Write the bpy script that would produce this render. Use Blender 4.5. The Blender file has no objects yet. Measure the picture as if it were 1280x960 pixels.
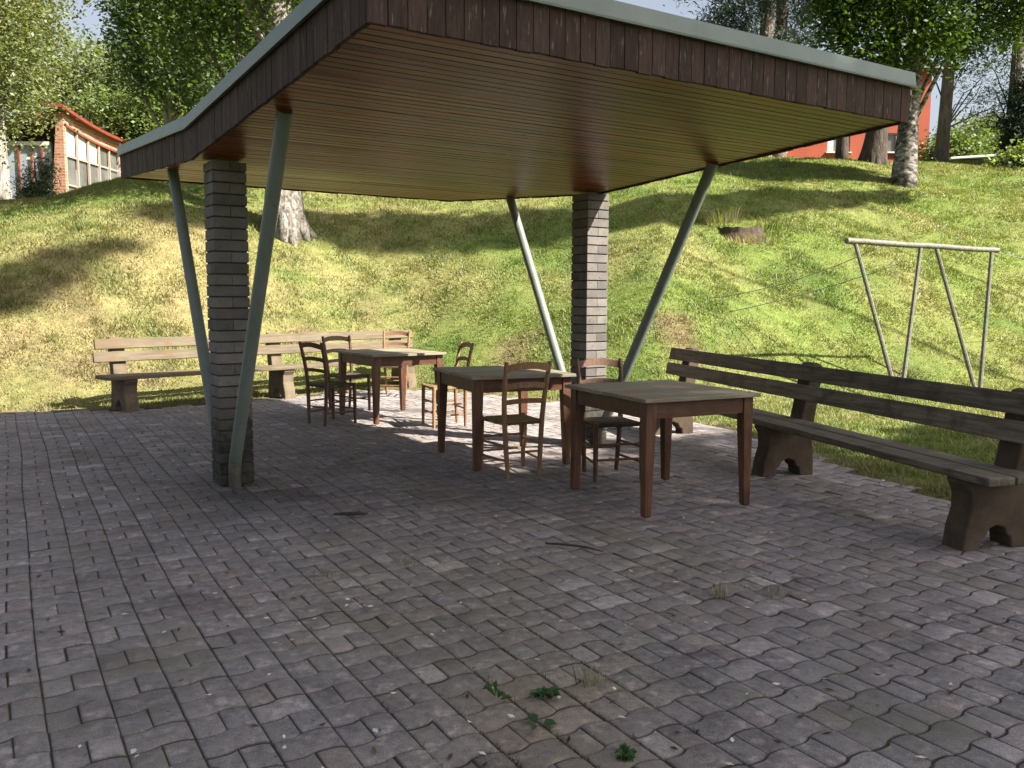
import bpy, bmesh, math, random
import numpy as np
from mathutils import Vector, Matrix

SC = bpy.context.scene
COL = SC.collection
RNG = np.random.default_rng(7)
random.seed(7)
R = math.radians

# ------------------------------------------------------------------ camera
F_PX, PITCH, ROLL, CAM_H = 1088.6, 0.0994, 0.0043, 1.4287
cam_data = bpy.data.cameras.new('camera')
cam = bpy.data.objects.new('camera', cam_data)
COL.objects.link(cam)
cam_data.sensor_width = 36.0
cam_data.lens = 36.0 * F_PX / 1280.0
cam_data.clip_end = 600.0
cam_data.clip_start = 0.05
right0 = Vector((1, 0, 0))
up0 = Vector((0, math.sin(PITCH), math.cos(PITCH)))
fwd = Vector((0, math.cos(PITCH), -math.sin(PITCH)))
cr, sr = math.cos(ROLL), math.sin(ROLL)
xa = right0 * cr + up0 * sr
ya = up0 * cr - right0 * sr
za = -fwd
cam.matrix_world = Matrix(((xa.x, ya.x, za.x, 0), (xa.y, ya.y, za.y, 0), (xa.z, ya.z, za.z, CAM_H), (0, 0, 0, 1)))
SC.camera = cam

# ------------------------------------------------------------------ light
SUN_AZ, SUN_EL = R(-24.0), R(43.8)
S = Vector((math.cos(SUN_EL) * math.cos(SUN_AZ), math.cos(SUN_EL) * math.sin(SUN_AZ), math.sin(SUN_EL)))
sl = bpy.data.lights.new('sun', 'SUN')
sl.energy = 5.0
sl.angle = R(0.55)
sl.color = (1.0, 0.93, 0.80)
so = bpy.data.objects.new('sun', sl)
so.rotation_euler = S.to_track_quat('Z', 'Y').to_euler()
so.location = (20, -10, 30)
COL.objects.link(so)
w = bpy.data.worlds.new('World')
SC.world = w
w.use_nodes = True
nt = w.node_tree
nt.nodes.clear()
sky = nt.nodes.new('ShaderNodeTexSky')
sky.sky_type = 'NISHITA'
sky.sun_disc = False
sky.sun_elevation = SUN_EL
sky.sun_rotation = R(90) - SUN_AZ
sky.altitude = 500
sky.air_density = 1.0
sky.dust_density = 6.0
sky.ozone_density = 1.0
bg = nt.nodes.new('ShaderNodeBackground')
bg.inputs['Strength'].default_value = 0.056
ow = nt.nodes.new('ShaderNodeOutputWorld')
hsv = nt.nodes.new('ShaderNodeHueSaturation')
hsv.inputs['Saturation'].default_value = 0.55
nt.links.new(sky.outputs[0], hsv.inputs['Color'])
nt.links.new(hsv.outputs[0], bg.inputs['Color'])
nt.links.new(bg.outputs[0], ow.inputs['Surface'])
SC.view_settings.view_transform = 'Standard'
SC.view_settings.look = 'None'
SC.view_settings.gamma = 1.0
SC.view_settings.exposure = 1.95
SC.view_settings.use_curve_mapping = False

# ------------------------------------------------------------------ materials
class NT:
    def __init__(s, name):
        s.m = bpy.data.materials.new(name)
        s.m.use_nodes = True
        s.t = s.m.node_tree
        s.t.nodes.clear()
    def n(s, typ, **kw):
        nd = s.t.nodes.new(typ)
        for k, v in kw.items():
            if k.startswith('i_'):
                nd.inputs[k[2:].replace('_', ' ')].default_value = v
            elif isinstance(k, str):
                setattr(nd, k, v)
        return nd
    def l(s, a, b):
        s.t.links.new(a, b)
    def noise(s, vec, scale, detail=4, rough=0.55, dist=0.0):
        nd = s.n('ShaderNodeTexNoise')
        nd.inputs['Scale'].default_value = scale
        nd.inputs['Detail'].default_value = detail
        nd.inputs['Roughness'].default_value = rough
        nd.inputs['Distortion'].default_value = dist
        if vec is not None:
            s.l(vec, nd.inputs['Vector'])
        return nd.outputs[0]
    def ramp(s, fac, stops):
        nd = s.n('ShaderNodeValToRGB')
        e = nd.color_ramp.elements
        e[0].position, e[0].color = stops[0][0], (*stops[0][1], 1)
        e[1].position, e[1].color = stops[-1][0], (*stops[-1][1], 1)
        for p, c in stops[1:-1]:
            q = e.new(p)
            q.color = (*c, 1)
        s.l(fac, nd.inputs['Fac'])
        return nd.outputs['Color']
    def mix(s, fac, a, b, mode='MIX'):
        nd = s.n('ShaderNodeMix', data_type='RGBA', blend_type=mode)
        for sock, v in ((nd.inputs[0], fac), (nd.inputs[6], a), (nd.inputs[7], b)):
            if isinstance(v, (int, float)):
                sock.default_value = v
            elif isinstance(v, tuple):
                sock.default_value = (*v, 1)
            else:
                s.l(v, sock)
        return nd.outputs[2]
    def math(s, op, a, b=0.0, clamp=False):
        nd = s.n('ShaderNodeMath', operation=op, use_clamp=clamp)
        for sock, v in ((nd.inputs[0], a), (nd.inputs[1], b)):
            if isinstance(v, (int, float)):
                sock.default_value = v
            else:
                s.l(v, sock)
        return nd.outputs[0]
    def coord(s, scale=(1, 1, 1), kind='Object', rot=(0, 0, 0)):
        tc = s.n('ShaderNodeTexCoord')
        mp = s.n('ShaderNodeMapping')
        mp.inputs['Scale'].default_value = scale
        mp.inputs['Rotation'].default_value = rot
        s.l(tc.outputs[kind], mp.inputs['Vector'])
        return mp.outputs[0]
    def attr(s, name='col'):
        nd = s.n('ShaderNodeAttribute', attribute_name=name)
        return nd.outputs['Color']
    def sep(s, v):
        nd = s.n('ShaderNodeSeparateXYZ')
        s.l(v, nd.inputs[0])
        return nd.outputs
    def bump(s, h, strength=0.3, dist=0.01):
        nd = s.n('ShaderNodeBump')
        nd.inputs['Strength'].default_value = strength
        nd.inputs['Distance'].default_value = dist
        s.l(h, nd.inputs['Height'])
        return nd.outputs[0]
    def out(s, col, rough=0.8, nrm=None, metal=0.0, spec=0.4, coat=0.0):
        b = s.n('ShaderNodeBsdfPrincipled')
        if isinstance(col, tuple):
            b.inputs['Base Color'].default_value = (*col, 1)
        else:
            s.l(col, b.inputs['Base Color'])
        if isinstance(rough, (int, float)):
            b.inputs['Roughness'].default_value = rough
        else:
            s.l(rough, b.inputs['Roughness'])
        b.inputs['Metallic'].default_value = metal
        b.inputs['Specular IOR Level'].default_value = spec
        b.inputs['Coat Weight'].default_value = coat
        if nrm is not None:
            s.l(nrm, b.inputs['Normal'])
        o = s.n('ShaderNodeOutputMaterial')
        s.l(b.outputs[0], o.inputs['Surface'])
        return s.m

def wood(name, dark, light, stretch, blot=None, rough=0.75, scale=14.0, bump=0.35, use_attr=False, spec=0.3):
    t = NT(name)
    v = t.coord(stretch)
    n1 = t.noise(v, scale, 6, 0.62, 0.4)
    c = t.ramp(n1, [(0.3, dark), (0.68, light)])
    v2 = t.coord()
    if blot:
        n2 = t.noise(v2, 5.0, 4, 0.6)
        c = t.mix(t.ramp(n2, [(0.5, (0, 0, 0)), (0.68, (1, 1, 1))]), c, blot)
    inf = t.n('ShaderNodeObjectInfo')
    br = t.math('MULTIPLY_ADD', inf.outputs['Random'], 0.35)
    t.t.nodes[-1].inputs[2].default_value = 0.83
    c = t.mix(1.0, c, br, 'MULTIPLY')
    if use_attr:
        c = t.mix(1.0, c, t.attr(), 'MULTIPLY')
    return t.out(c, rough, t.bump(n1, bump, 0.004), spec=spec)

def plain(name, c1, c2, scale=6.0, rough=0.6, metal=0.0, bump=0.1, spots=None, spec=0.4):
    t = NT(name)
    v = t.coord()
    n1 = t.noise(v, scale, 5, 0.6)
    c = t.ramp(n1, [(0.3, c1), (0.7, c2)])
    if spots:
        n2 = t.noise(v, scale * 3.1, 4, 0.65)
        c = t.mix(t.ramp(n2, [(0.58, (0, 0, 0)), (0.70, (1, 1, 1))]), c, spots)
    return t.out(c, rough, t.bump(n1, bump, 0.005), metal=metal, spec=spec)

def leaf_mat(name, trans=0.38):
    t = NT(name)
    c = t.attr()
    d = t.n('ShaderNodeBsdfPrincipled')
    d.inputs['Roughness'].default_value = 0.5
    d.inputs['Specular IOR Level'].default_value = 0.35
    t.l(c, d.inputs['Base Color'])
    tr = t.n('ShaderNodeBsdfTranslucent')
    c2 = t.mix(1.0, c, (1.45, 1.35, 0.45), 'MULTIPLY')
    t.l(c2, tr.inputs['Color'])
    mx = t.n('ShaderNodeMixShader')
    mx.inputs[0].default_value = trans
    t.l(d.outputs[0], mx.inputs[1])
    t.l(tr.outputs[0], mx.inputs[2])
    o = t.n('ShaderNodeOutputMaterial')
    t.l(mx.outputs[0], o.inputs['Surface'])
    return t.m

M = {}
M['leaf'] = leaf_mat('leaf_green', 0.40)
M['needle'] = leaf_mat('needle_green', 0.12)
M['grass'] = leaf_mat('grass_blade', 0.35)

def mk_paver():
    t = NT('paver_concrete')
    v = t.coord()
    fine = t.noise(v, 260, 3, 0.7)
    med = t.noise(v, 26, 5, 0.65)
    big = t.noise(v, 1.1, 4, 0.6)
    c = t.attr()
    c = t.mix(1.0, c, t.ramp(med, [(0.25, (0.62, 0.62, 0.64)), (0.75, (1.36, 1.34, 1.31))]), 'MULTIPLY')
    c = t.mix(1.0, c, t.ramp(fine, [(0.3, (0.62, 0.62, 0.64)), (0.55, (1.0, 1.0, 1.0)), (0.72, (2.0, 1.96, 1.92))]), 'MULTIPLY')
    bl_ = t.noise(v, 13, 3, 0.5)
    c = t.mix(1.0, c, t.ramp(bl_, [(0.58, (1, 1, 1)), (0.70, (1.42, 1.38, 1.34))]), 'MULTIPLY')
    stn = t.noise(v, 2.3, 4, 0.6, 0.6)
    c = t.mix(1.0, c, t.ramp(stn, [(0.30, (0.70, 0.70, 0.73)), (0.48, (1, 1, 1))]), 'MULTIPLY')
    # moss and blown sand lying on the stones
    m1 = t.ramp(t.math('ADD', t.math('MULTIPLY', big, 0.8), t.math('MULTIPLY', med, 0.35)), [(0.60, (0, 0, 0)), (0.74, (1, 1, 1))])
    c = t.mix(t.math('MULTIPLY', m1, 0.55), c, (0.105, 0.098, 0.060))
    return t.out(c, 0.88, t.bump(t.math('ADD', t.math('MULTIPLY', fine, 0.5), med), 0.55, 0.006), spec=0.25)
M['paver'] = mk_paver()

def mk_soil():
    t = NT('joint_soil')
    v = t.coord()
    n1 = t.noise(v, 9, 5, 0.65)
    n2 = t.noise(v, 1.4, 3, 0.6)
    c = t.ramp(n1, [(0.3, (0.030, 0.027, 0.025)), (0.7, (0.085, 0.070, 0.056))])
    c = t.mix(t.ramp(n2, [(0.52, (0, 0, 0)), (0.66, (1, 1, 1))]), c, (0.050, 0.055, 0.018))
    return t.out(c, 0.95, t.bump(n1, 0.6, 0.01), spec=0.1)
M['soil'] = mk_soil()

def mk_ground():
    t = NT('hill_turf')
    v = t.coord()
    c = t.attr()
    n1 = t.noise(v, 5.5, 6, 0.7)
    n2 = t.noise(v, 34, 5, 0.7)
    c = t.mix(1.0, c, t.ramp(n1, [(0.3, (0.62, 0.66, 0.6)), (0.7, (1.3, 1.25, 1.2))]), 'MULTIPLY')
    c = t.mix(1.0, c, t.ramp(n2, [(0.3, (0.6, 0.62, 0.6)), (0.72, (1.35, 1.3, 1.2))]), 'MULTIPLY')
    return t.out(c, 0.95, t.bump(n2, 0.8, 0.05), spec=0.1)
M['turf'] = mk_ground()

def mk_brickwork():
    t = NT('pillar_brick')
    v = t.coord()
    n1 = t.noise(v, 7, 5, 0.65)
    n2 = t.noise(v, 45, 4, 0.7)
    c = t.ramp(n1, [(0.3, (0.098, 0.091, 0.087)), (0.7, (0.152, 0.142, 0.134))])
    c = t.mix(1.0, c, t.attr(), 'MULTIPLY')
    c = t.mix(t.ramp(n2, [(0.60, (0, 0, 0)), (0.72, (1, 1, 1))]), c, (0.045, 0.042, 0.034))
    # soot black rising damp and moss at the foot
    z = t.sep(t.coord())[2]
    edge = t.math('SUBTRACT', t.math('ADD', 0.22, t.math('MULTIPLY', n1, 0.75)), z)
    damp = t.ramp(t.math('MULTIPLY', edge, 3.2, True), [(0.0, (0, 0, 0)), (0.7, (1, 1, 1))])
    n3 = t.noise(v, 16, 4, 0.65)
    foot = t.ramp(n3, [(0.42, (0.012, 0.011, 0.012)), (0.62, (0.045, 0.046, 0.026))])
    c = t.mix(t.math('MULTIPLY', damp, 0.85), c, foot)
    return t.out(c, 0.85, t.bump(n2, 0.4, 0.006), spec=0.25)
M['brick'] = mk_brickwork()
M['mortar'] = plain('dark_mortar', (0.025, 0.023, 0.022), (0.05, 0.045, 0.042), 30, 0.95)
def mk_strut():
    t = NT('green_grey_paint')
    v = t.coord()
    n1 = t.noise(v, 9, 5, 0.6)
    n2 = t.noise(v, 32, 4, 0.65)
    c = t.ramp(n1, [(0.3, (0.112, 0.134, 0.118)), (0.7, (0.148, 0.170, 0.148))])
    c = t.mix(t.ramp(n2, [(0.62, (0, 0, 0)), (0.70, (1, 1, 1))]), c, (0.085, 0.088, 0.075))
    z = t.sep(v)[2]
    k = t.math('MULTIPLY', t.math('SUBTRACT', t.math('ADD', 0.10, t.math('MULTIPLY', n2, 0.30)), z), 7.0, True)
    c = t.mix(t.math('MULTIPLY', k, 0.8), c, (0.060, 0.045, 0.030))
    return t.out(c, t.ramp(n1, [(0.3, (.4, .4, .4)), (0.7, (.6, .6, .6))]), t.bump(n2, 0.12, 0.003), spec=0.35)
M['strut'] = mk_strut()
M['flash'] = plain('grey_green_sheet_metal', (0.115, 0.14, 0.13), (0.16, 0.185, 0.17), 3, 0.40, 0.30, 0.04)
M['roofing'] = plain('roofing_sheet', (0.18, 0.19, 0.19), (0.26, 0.27, 0.26), 2, 0.7)

def mk_fascia():
    t = NT('fascia_dark_boards')
    v = t.coord((6, 6, 0.8))
    n1 = t.noise(v, 9, 6, 0.65, 0.3)
    c = t.ramp(n1, [(0.28, (0.030, 0.018, 0.016)), (0.7, (0.072, 0.044, 0.038))])
    c = t.mix(1.0, c, t.attr(), 'MULTIPLY')
    n2 = t.noise(t.coord((14, 14, 1.6)), 7, 3, 0.5)
    c = t.mix(t.math('MULTIPLY', t.ramp(n2, [(0.63, (0, 0, 0)), (0.72, (1, 1, 1))]), 0.65), c, (0.20, 0.17, 0.16))
    return t.out(c, 0.78, t.bump(n1, 0.45, 0.004), spec=0.18)
M['fascia'] = mk_fascia()

U_ANG = 0.5729
def mk_soffit():
    t = NT('varnished_soffit_boards')
    v = t.coord((0.35, 7, 7), 'Object')
    n1 = t.noise(v, 7, 6, 0.62, 0.5)
    c = t.ramp(n1, [(0.27, (0.042, 0.010, 0.003)), (0.5, (0.18, 0.052, 0.012)), (0.76, (0.38, 0.142, 0.036))])
    c = t.mix(1.0, c, t.attr(), 'MULTIPLY')
    kn = t.noise(t.coord((2.2, 9, 9)), 2.6, 2, 0.4)
    c = t.mix(t.ramp(kn, [(0.71, (0, 0, 0)), (0.76, (1, 1, 1))]), c, (0.055, 0.022, 0.010))
    return t.out(c, t.ramp(n1, [(0.3, (.27, .27, .27)), (0.7, (.38, .38, .38))]), t.bump(n1, 0.16, 0.004), spec=0.14)
M['soffit'] = mk_soffit()

M['table_wood'] = wood('table_brown_wood', (0.052, 0.021, 0.010), (0.125, 0.053, 0.025), (3, 3, 0.5), (0.05, 0.022, 0.012), 0.5, 10, 0.25, spec=0.4)
M['apron_wood'] = wood('apron_brown_wood', (0.052, 0.020, 0.009), (0.115, 0.046, 0.022), (0.6, 3, 3), (0.05, 0.022, 0.012), 0.5, 10, 0.25, spec=0.4)
def mk_top():
    t = NT('weathered_table_planks')
    v = t.coord((0.35, 5, 5))
    n1 = t.noise(v, 9, 6, 0.65, 0.4)
    c = t.ramp(n1, [(0.28, (0.115, 0.105, 0.075)), (0.7, (0.30, 0.275, 0.205))])
    c = t.mix(1.0, c, t.attr(), 'MULTIPLY')
    n2 = t.noise(t.coord(), 3.5, 4, 0.6)
    c = t.mix(t.math('MULTIPLY', t.ramp(n2, [(0.5, (0, 0, 0)), (0.66, (1, 1, 1))]), 0.5), c, (0.20, 0.105, 0.05))
    n3 = t.noise(t.coord(), 12, 3, 0.6)
    c = t.mix(t.math('MULTIPLY', t.ramp(n3, [(0.60, (0, 0, 0)), (0.7, (1, 1, 1))]), 0.5), c, (0.13, 0.15, 0.115))
    return t.out(c, 0.6, t.bump(n1, 0.3, 0.004), spec=0.35)
M['table_top'] = mk_top()
M['chair_dark'] = wood('chair_dark_wood', (0.045, 0.020, 0.012), (0.12, 0.055, 0.028), (4, 4, 1), None, 0.5, 14, 0.2, spec=0.4)
M['chair_light'] = wood('chair_light_wood', (0.13, 0.066, 0.032), (0.26, 0.15, 0.078), (4, 4, 1), None, 0.55, 14, 0.2, spec=0.35)
def mk_straw(name, a, b):
    t = NT(name)
    tc = t.coord((1, 1, 1))
    x, y, z = t.sep(tc)
    ax = t.math('ABSOLUTE', x)
    ay = t.math('ABSOLUTE', y)
    sel = t.math('GREATER_THAN', ax, ay)
    cc = t.n('ShaderNodeMix', data_type='FLOAT')
    t.l(sel, cc.inputs[0]); t.l(x, cc.inputs[3]); t.l(y, cc.inputs[2])
    wv = t.math('SINE', t.math('MULTIPLY', cc.outputs[0], 640.0))
    n1 = t.noise(tc, 60, 4, 0.7)
    h = t.math('ADD', t.math('MULTIPLY', wv, 0.25), n1)
    c = t.ramp(h, [(0.2, a), (0.85, b)])
    return t.out(c, 0.85, t.bump(h, 0.7, 0.006), spec=0.2)
M['straw'] = mk_straw('woven_straw', (0.075, 0.05, 0.025), (0.26, 0.19, 0.10))
M['straw_dark'] = mk_straw('old_dark_straw', (0.035, 0.028, 0.022), (0.11, 0.085, 0.06))
M['bench_dark'] = wood('bench_old_dark_boards', (0.062, 0.050, 0.037), (0.185, 0.150, 0.110), (0.25, 4, 4), (0.062, 0.050, 0.042), 0.85, 10, 0.5)
M['bench_sunlit'] = wood('bench_boards_sunlit', (0.068, 0.053, 0.036), (0.155, 0.124, 0.084), (0.25, 4, 4), (0.12, 0.078, 0.045), 0.8, 10, 0.5)  # same wood as the other bench, sunlit tone put into its colour
M['support_dark'] = plain('bench_support_weathered', (0.050, 0.036, 0.026), (0.105, 0.078, 0.055), 5, 0.92, 0, 0.5, spots=(0.042, 0.048, 0.026), spec=0.15)
M['support_sunlit'] = plain('bench_support_sunlit', (0.085, 0.066, 0.047), (0.155, 0.122, 0.087), 5, 0.92, 0, 0.5, spots=(0.08, 0.08, 0.05), spec=0.15)  # paler copy of the same support, sunlight put into its colour
M['pole'] = plain('peeling_pole_paint', (0.075, 0.072, 0.058), (0.19, 0.18, 0.155), 22, 0.7, 0, 0.3, spots=(0.10, 0.095, 0.06))
M['cord'] = plain('clothesline_cord', (0.10, 0.10, 0.08), (0.2, 0.2, 0.17), 30, 0.8)
M['stump'] = plain('rotten_stump_wood', (0.018, 0.013, 0.010), (0.085, 0.062, 0.044), 9, 0.95, 0, 0.8)

def mk_birch():
    t = NT('birch_bark')
    v = t.coord((2.4, 2.4, 5.0))
    n1 = t.noise(v, 1.7, 6, 0.7, 0.6)
    n2 = t.noise(t.coord((1, 1, 9)), 3.5, 3, 0.6)
    c = t.ramp(n1, [(0.42, (0.030, 0.026, 0.022)), (0.53, (0.15, 0.138, 0.124)), (0.68, (0.42, 0.40, 0.37))])  # birch's own dark marks, widened to put the crown's shade into the bark
    c = t.mix(t.ramp(n2, [(0.60, (0, 0, 0)), (0.68, (1, 1, 1))]), c, (0.04, 0.034, 0.03))
    return t.out(c, 0.85, t.bump(n1, 0.8, 0.04), spec=0.2)
M['birch'] = mk_birch()
def mk_bark(name, a, b):
    t = NT(name)
    n1 = t.noise(t.coord((4, 4, 0.7)), 3.2, 6, 0.7, 0.5)
    c = t.ramp(n1, [(0.32, a), (0.68, b)])
    return t.out(c, 0.95, t.bump(n1, 1.0, 0.06), spec=0.1)
def mk_old():
    t = NT('old_mottled_bark')
    n1 = t.noise(t.coord((5, 5, 3)), 2.6, 7, 0.75, 0.8)
    n2 = t.noise(t.coord((6, 6, .8)), 2.2, 5, 0.65, 0.4)
    c = t.ramp(n1, [(0.36, (0.040, 0.034, 0.029)), (0.48, (0.19, 0.172, 0.15)), (0.64, (0.40, 0.375, 0.345))])
    c = t.mix(t.ramp(n2, [(0.60, (0, 0, 0)), (0.66, (1, 1, 1))]), c, (0.075, 0.065, 0.055))
    return t.out(c, 0.95, t.bump(n1, 1.0, 0.06), spec=0.1)
M['oldbark'] = mk_old()
M['bark'] = mk_bark('dark_bark', (0.030, 0.024, 0.020), (0.115, 0.095, 0.078))
M['pinebark'] = mk_bark('pine_bark', (0.065, 0.052, 0.045), (0.20, 0.165, 0.142))
M['greybark'] = mk_bark('pale_grey_bark', (0.085, 0.075, 0.066), (0.40, 0.37, 0.33))

def mk_wallbrick():
    t = NT('orange_brick_wall')
    tc = t.coord()
    x, y, z = t.sep(tc)
    cm = t.n('ShaderNodeCombineXYZ')
    t.l(t.math('ADD', x, y), cm.inputs[0]); t.l(z, cm.inputs[1])
    b = t.n('ShaderNodeTexBrick')
    b.inputs['Scale'].default_value = 1.0
    b.inputs['Brick Width'].default_value = 0.30
    b.inputs['Row Height'].default_value = 0.11
    b.inputs['Mortar Size'].default_value = 0.016
    b.inputs['Color1'].default_value = (0.27, 0.085, 0.045, 1)
    b.inputs['Color2'].default_value = (0.36, 0.19, 0.12, 1)
    b.inputs['Mortar'].default_value = (0.30, 0.235, 0.185, 1)
    t.l(cm.outputs[0], b.inputs['Vector'])
    return t.out(b.outputs[0], 0.85, spec=0.2)
M['wallbrick'] = mk_wallbrick()
M['redwall'] = plain('orange_red_render', (0.25, 0.048, 0.024), (0.31, 0.066, 0.034), 0.8, 0.85)
M['redpaint'] = plain('red_paint', (0.15, 0.030, 0.020), (0.22, 0.048, 0.032), 5, 0.5)
M['frame_white'] = plain('cream_window_paint', (0.27, 0.20, 0.16), (0.36, 0.28, 0.23), 8, 0.5)
M['glass'] = plain('dark_window_glass', (0.055, 0.06, 0.055), (0.13, 0.13, 0.115), 0.9, 0.12, 0, 0.0, spec=0.6)
M['glass_blue'] = plain('blue_grey_window_glass', (0.16, 0.20, 0.25), (0.27, 0.31, 0.35), 0.6, 0.15, 0, 0.0, spec=0.6)
M['curtain'] = plain('pale_window_blind', (0.42, 0.43, 0.44), (0.55, 0.55, 0.56), 3, 0.6)
M['rooftile'] = plain('brown_roof', (0.16, 0.07, 0.045), (0.24, 0.11, 0.07), 4, 0.8)
M['pale_sheet'] = plain('pale_sheet_roof', (0.45, 0.44, 0.42), (0.58, 0.56, 0.53), 3, 0.6)
M['twig'] = plain('twig_bark', (0.03, 0.022, 0.018), (0.07, 0.05, 0.04), 30, 0.9)
M['petal'] = plain('pale_litter', (0.45, 0.42, 0.36), (0.62, 0.58, 0.5), 30, 0.8)

# ------------------------------------------------------------------ mesh helpers
class MB:
    def __init__(s):
        s.v, s.f, s.c = [], [], []
        s.usecol = False
    def add(s, vs, fs, col=None):
        b = len(s.v)
        s.v += [tuple(p) for p in vs]
        s.f += [tuple(i + b for i in f) for f in fs]
        if col is not None:
            s.usecol = True
        s.c += [col if col is not None else (1, 1, 1)] * len(vs)
    def box(s, c, d, rot=None, col=None):
        hx, hy, hz_ = d[0] / 2, d[1] / 2, d[2] / 2
        vs = [Vector((x, y, z)) for x in (-hx, hx) for y in (-hy, hy) for z in (-hz_, hz_)]
        if rot is not None:
            vs = [rot @ p for p in vs]
        vs = [p + Vector(c) for p in vs]
        s.add(vs, [(0, 1, 3, 2), (4, 6, 7, 5), (0, 4, 5, 1), (2, 3, 7, 6), (0, 2, 6, 4), (1, 5, 7, 3)], col)
    def hexa(s, bot, top, col=None):      # two quads, matching order (counter-clockwise from above)
        s.add(list(bot) + list(top), [(3, 2, 1, 0), (4, 5, 6, 7)] + [(i, (i + 1) % 4, (i + 1) % 4 + 4, i + 4) for i in range(4)], col)
    def prism(s, poly, t0, t1, frame, col=None):   # poly in (a,b), extruded t0..t1; frame maps (a,b,t) to a point
        n = len(poly)
        vs = [frame(a, b, t0) for a, b in poly] + [frame(a, b, t1) for a, b in poly]
        s.add(vs, [tuple(range(n - 1, -1, -1)), tuple(range(n, 2 * n))] + [(i, (i + 1) % n, (i + 1) % n + n, i + n) for i in range(n)], col)
    def tube(s, pts, rad, n=10, cap=True, col=None, sq=False):
        pts = [Vector(p) for p in pts]
        rings = []
        ref = None
        for i, p in enumerate(pts):
            d = (pts[min(i + 1, len(pts) - 1)] - pts[max(i - 1, 0)]).normalized()
            if ref is None:
                ref = Vector((1, 0, 0)) if abs(d.x) < 0.8 else Vector((0, 1, 0))
            e1 = (ref - d * ref.dot(d)).normalized()
            ref = e1
            e2 = d.cross(e1)
            r = rad[i] if hasattr(rad, '__len__') else rad
            rings.append([p + (e1 * math.cos(2 * math.pi * (k + .5) / n) + e2 * math.sin(2 * math.pi * (k + .5) / n)) * r for k in range(n)])
        vs = [q for rg in rings for q in rg]
        fs = []
        for i in range(len(pts) - 1):
            for k in range(n):
                fs.append((i * n + k, i * n + (k + 1) % n, (i + 1) * n + (k + 1) % n, (i + 1) * n + k))
        if cap:
            fs.append(tuple(range(n - 1, -1, -1)))
            fs.append(tuple((len(pts) - 1) * n + k for k in range(n)))
        s.add(vs, fs, col)
    def build(s, name, mat, parent=None, smooth=False, bevel=0.0, auto=False):
        me = bpy.data.meshes.new(name)
        me.from_pydata(s.v, [], s.f)
        bm = bmesh.new()
        bm.from_mesh(me)
        bmesh.ops.recalc_face_normals(bm, faces=bm.faces)
        bm.to_mesh(me)
        bm.free()
        if s.usecol:
            a = me.color_attributes.new('col', 'FLOAT_COLOR', 'POINT')
            a.data.foreach_set('color', np.concatenate([np.array(s.c, float), np.ones((len(s.c), 1))], 1).ravel())
        me.materials.append(mat)
        if smooth:
            me.shade_smooth()
            if auto:
                me.set_sharp_from_angle(angle=R(40))
        o = bpy.data.objects.new(name, me)
        COL.objects.link(o)
        if parent is not None:
            o.parent = parent
        if bevel:
            bv = o.modifiers.new('bevel', 'BEVEL')
            bv.width = bevel
            bv.segments = 2
            bv.limit_method = 'ANGLE'
            bv.angle_limit = R(35)
        return o

def np_mesh(name, V, F, C, mat, parent=None, smooth=False):
    """V (n,3), F (m,k) faces all of k corners, C (n,3) colours"""
    me = bpy.data.meshes.new(name)
    n, m, k = len(V), len(F), F.shape[1]
    me.vertices.add(n)
    me.vertices.foreach_set('co', V.astype(np.float32).ravel())
    me.loops.add(m * k)
    me.loops.foreach_set('vertex_index', F.astype(np.int32).ravel())
    me.polygons.add(m)
    me.polygons.foreach_set('loop_start', np.arange(0, m * k, k, dtype=np.int32))
    me.polygons.foreach_set('loop_total', np.full(m, k, dtype=np.int32))
    me.update(calc_edges=True)
    me.validate()
    if C is not None:
        a = me.color_attributes.new('col', 'FLOAT_COLOR', 'POINT')
        a.data.foreach_set('color', np.concatenate([C, np.ones((n, 1))], 1).astype(np.float32).ravel())
    me.materials.append(mat)
    if smooth:
        me.shade_smooth()
    o = bpy.data.objects.new(name, me)
    COL.objects.link(o)
    if parent is not None:
        o.parent = parent
    return o

def tag(o, label=None, cat=None, group=None, kind=None):
    if label: o['label'] = label
    if cat: o['category'] = cat
    if group: o['group'] = group
    if kind: o['kind'] = kind
    return o

def thing(name, label, cat, loc=(0, 0, 0), rz=0.0, group=None):
    o = bpy.data.objects.new(name, None)
    o.empty_display_size = 0.2
    COL.objects.link(o)
    o.location = loc
    o.rotation_euler = (0, 0, rz)
    return tag(o, label, cat, group)

def copy_tree(o, parent=None):
    c = o.copy()
    COL.objects.link(c)
    c.parent = parent
    for ch in list(o.children):
        copy_tree(ch, c)
    return c

# value noise for numpy placement
def vnoise(x, y, seed=0):
    x = np.asarray(x, float); y = np.asarray(y, float)
    xi = np.floor(x).astype(int); yi = np.floor(y).astype(int)
    fx = x - xi; fy = y - yi
    fx = fx * fx * (3 - 2 * fx); fy = fy * fy * (3 - 2 * fy)
    def h(a, b):
        n = (a * 374761393 + b * 668265263 + seed * 974711) & 0x7fffffff
        n = ((n ^ (n >> 13)) * 1274126177) & 0x7fffffff
        return ((n ^ (n >> 16)) & 0xffff) / 65535.0
    return (h(xi, yi) * (1 - fx) + h(xi + 1, yi) * fx) * (1 - fy) + (h(xi, yi + 1) * (1 - fx) + h(xi + 1, yi + 1) * fx) * fy

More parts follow.
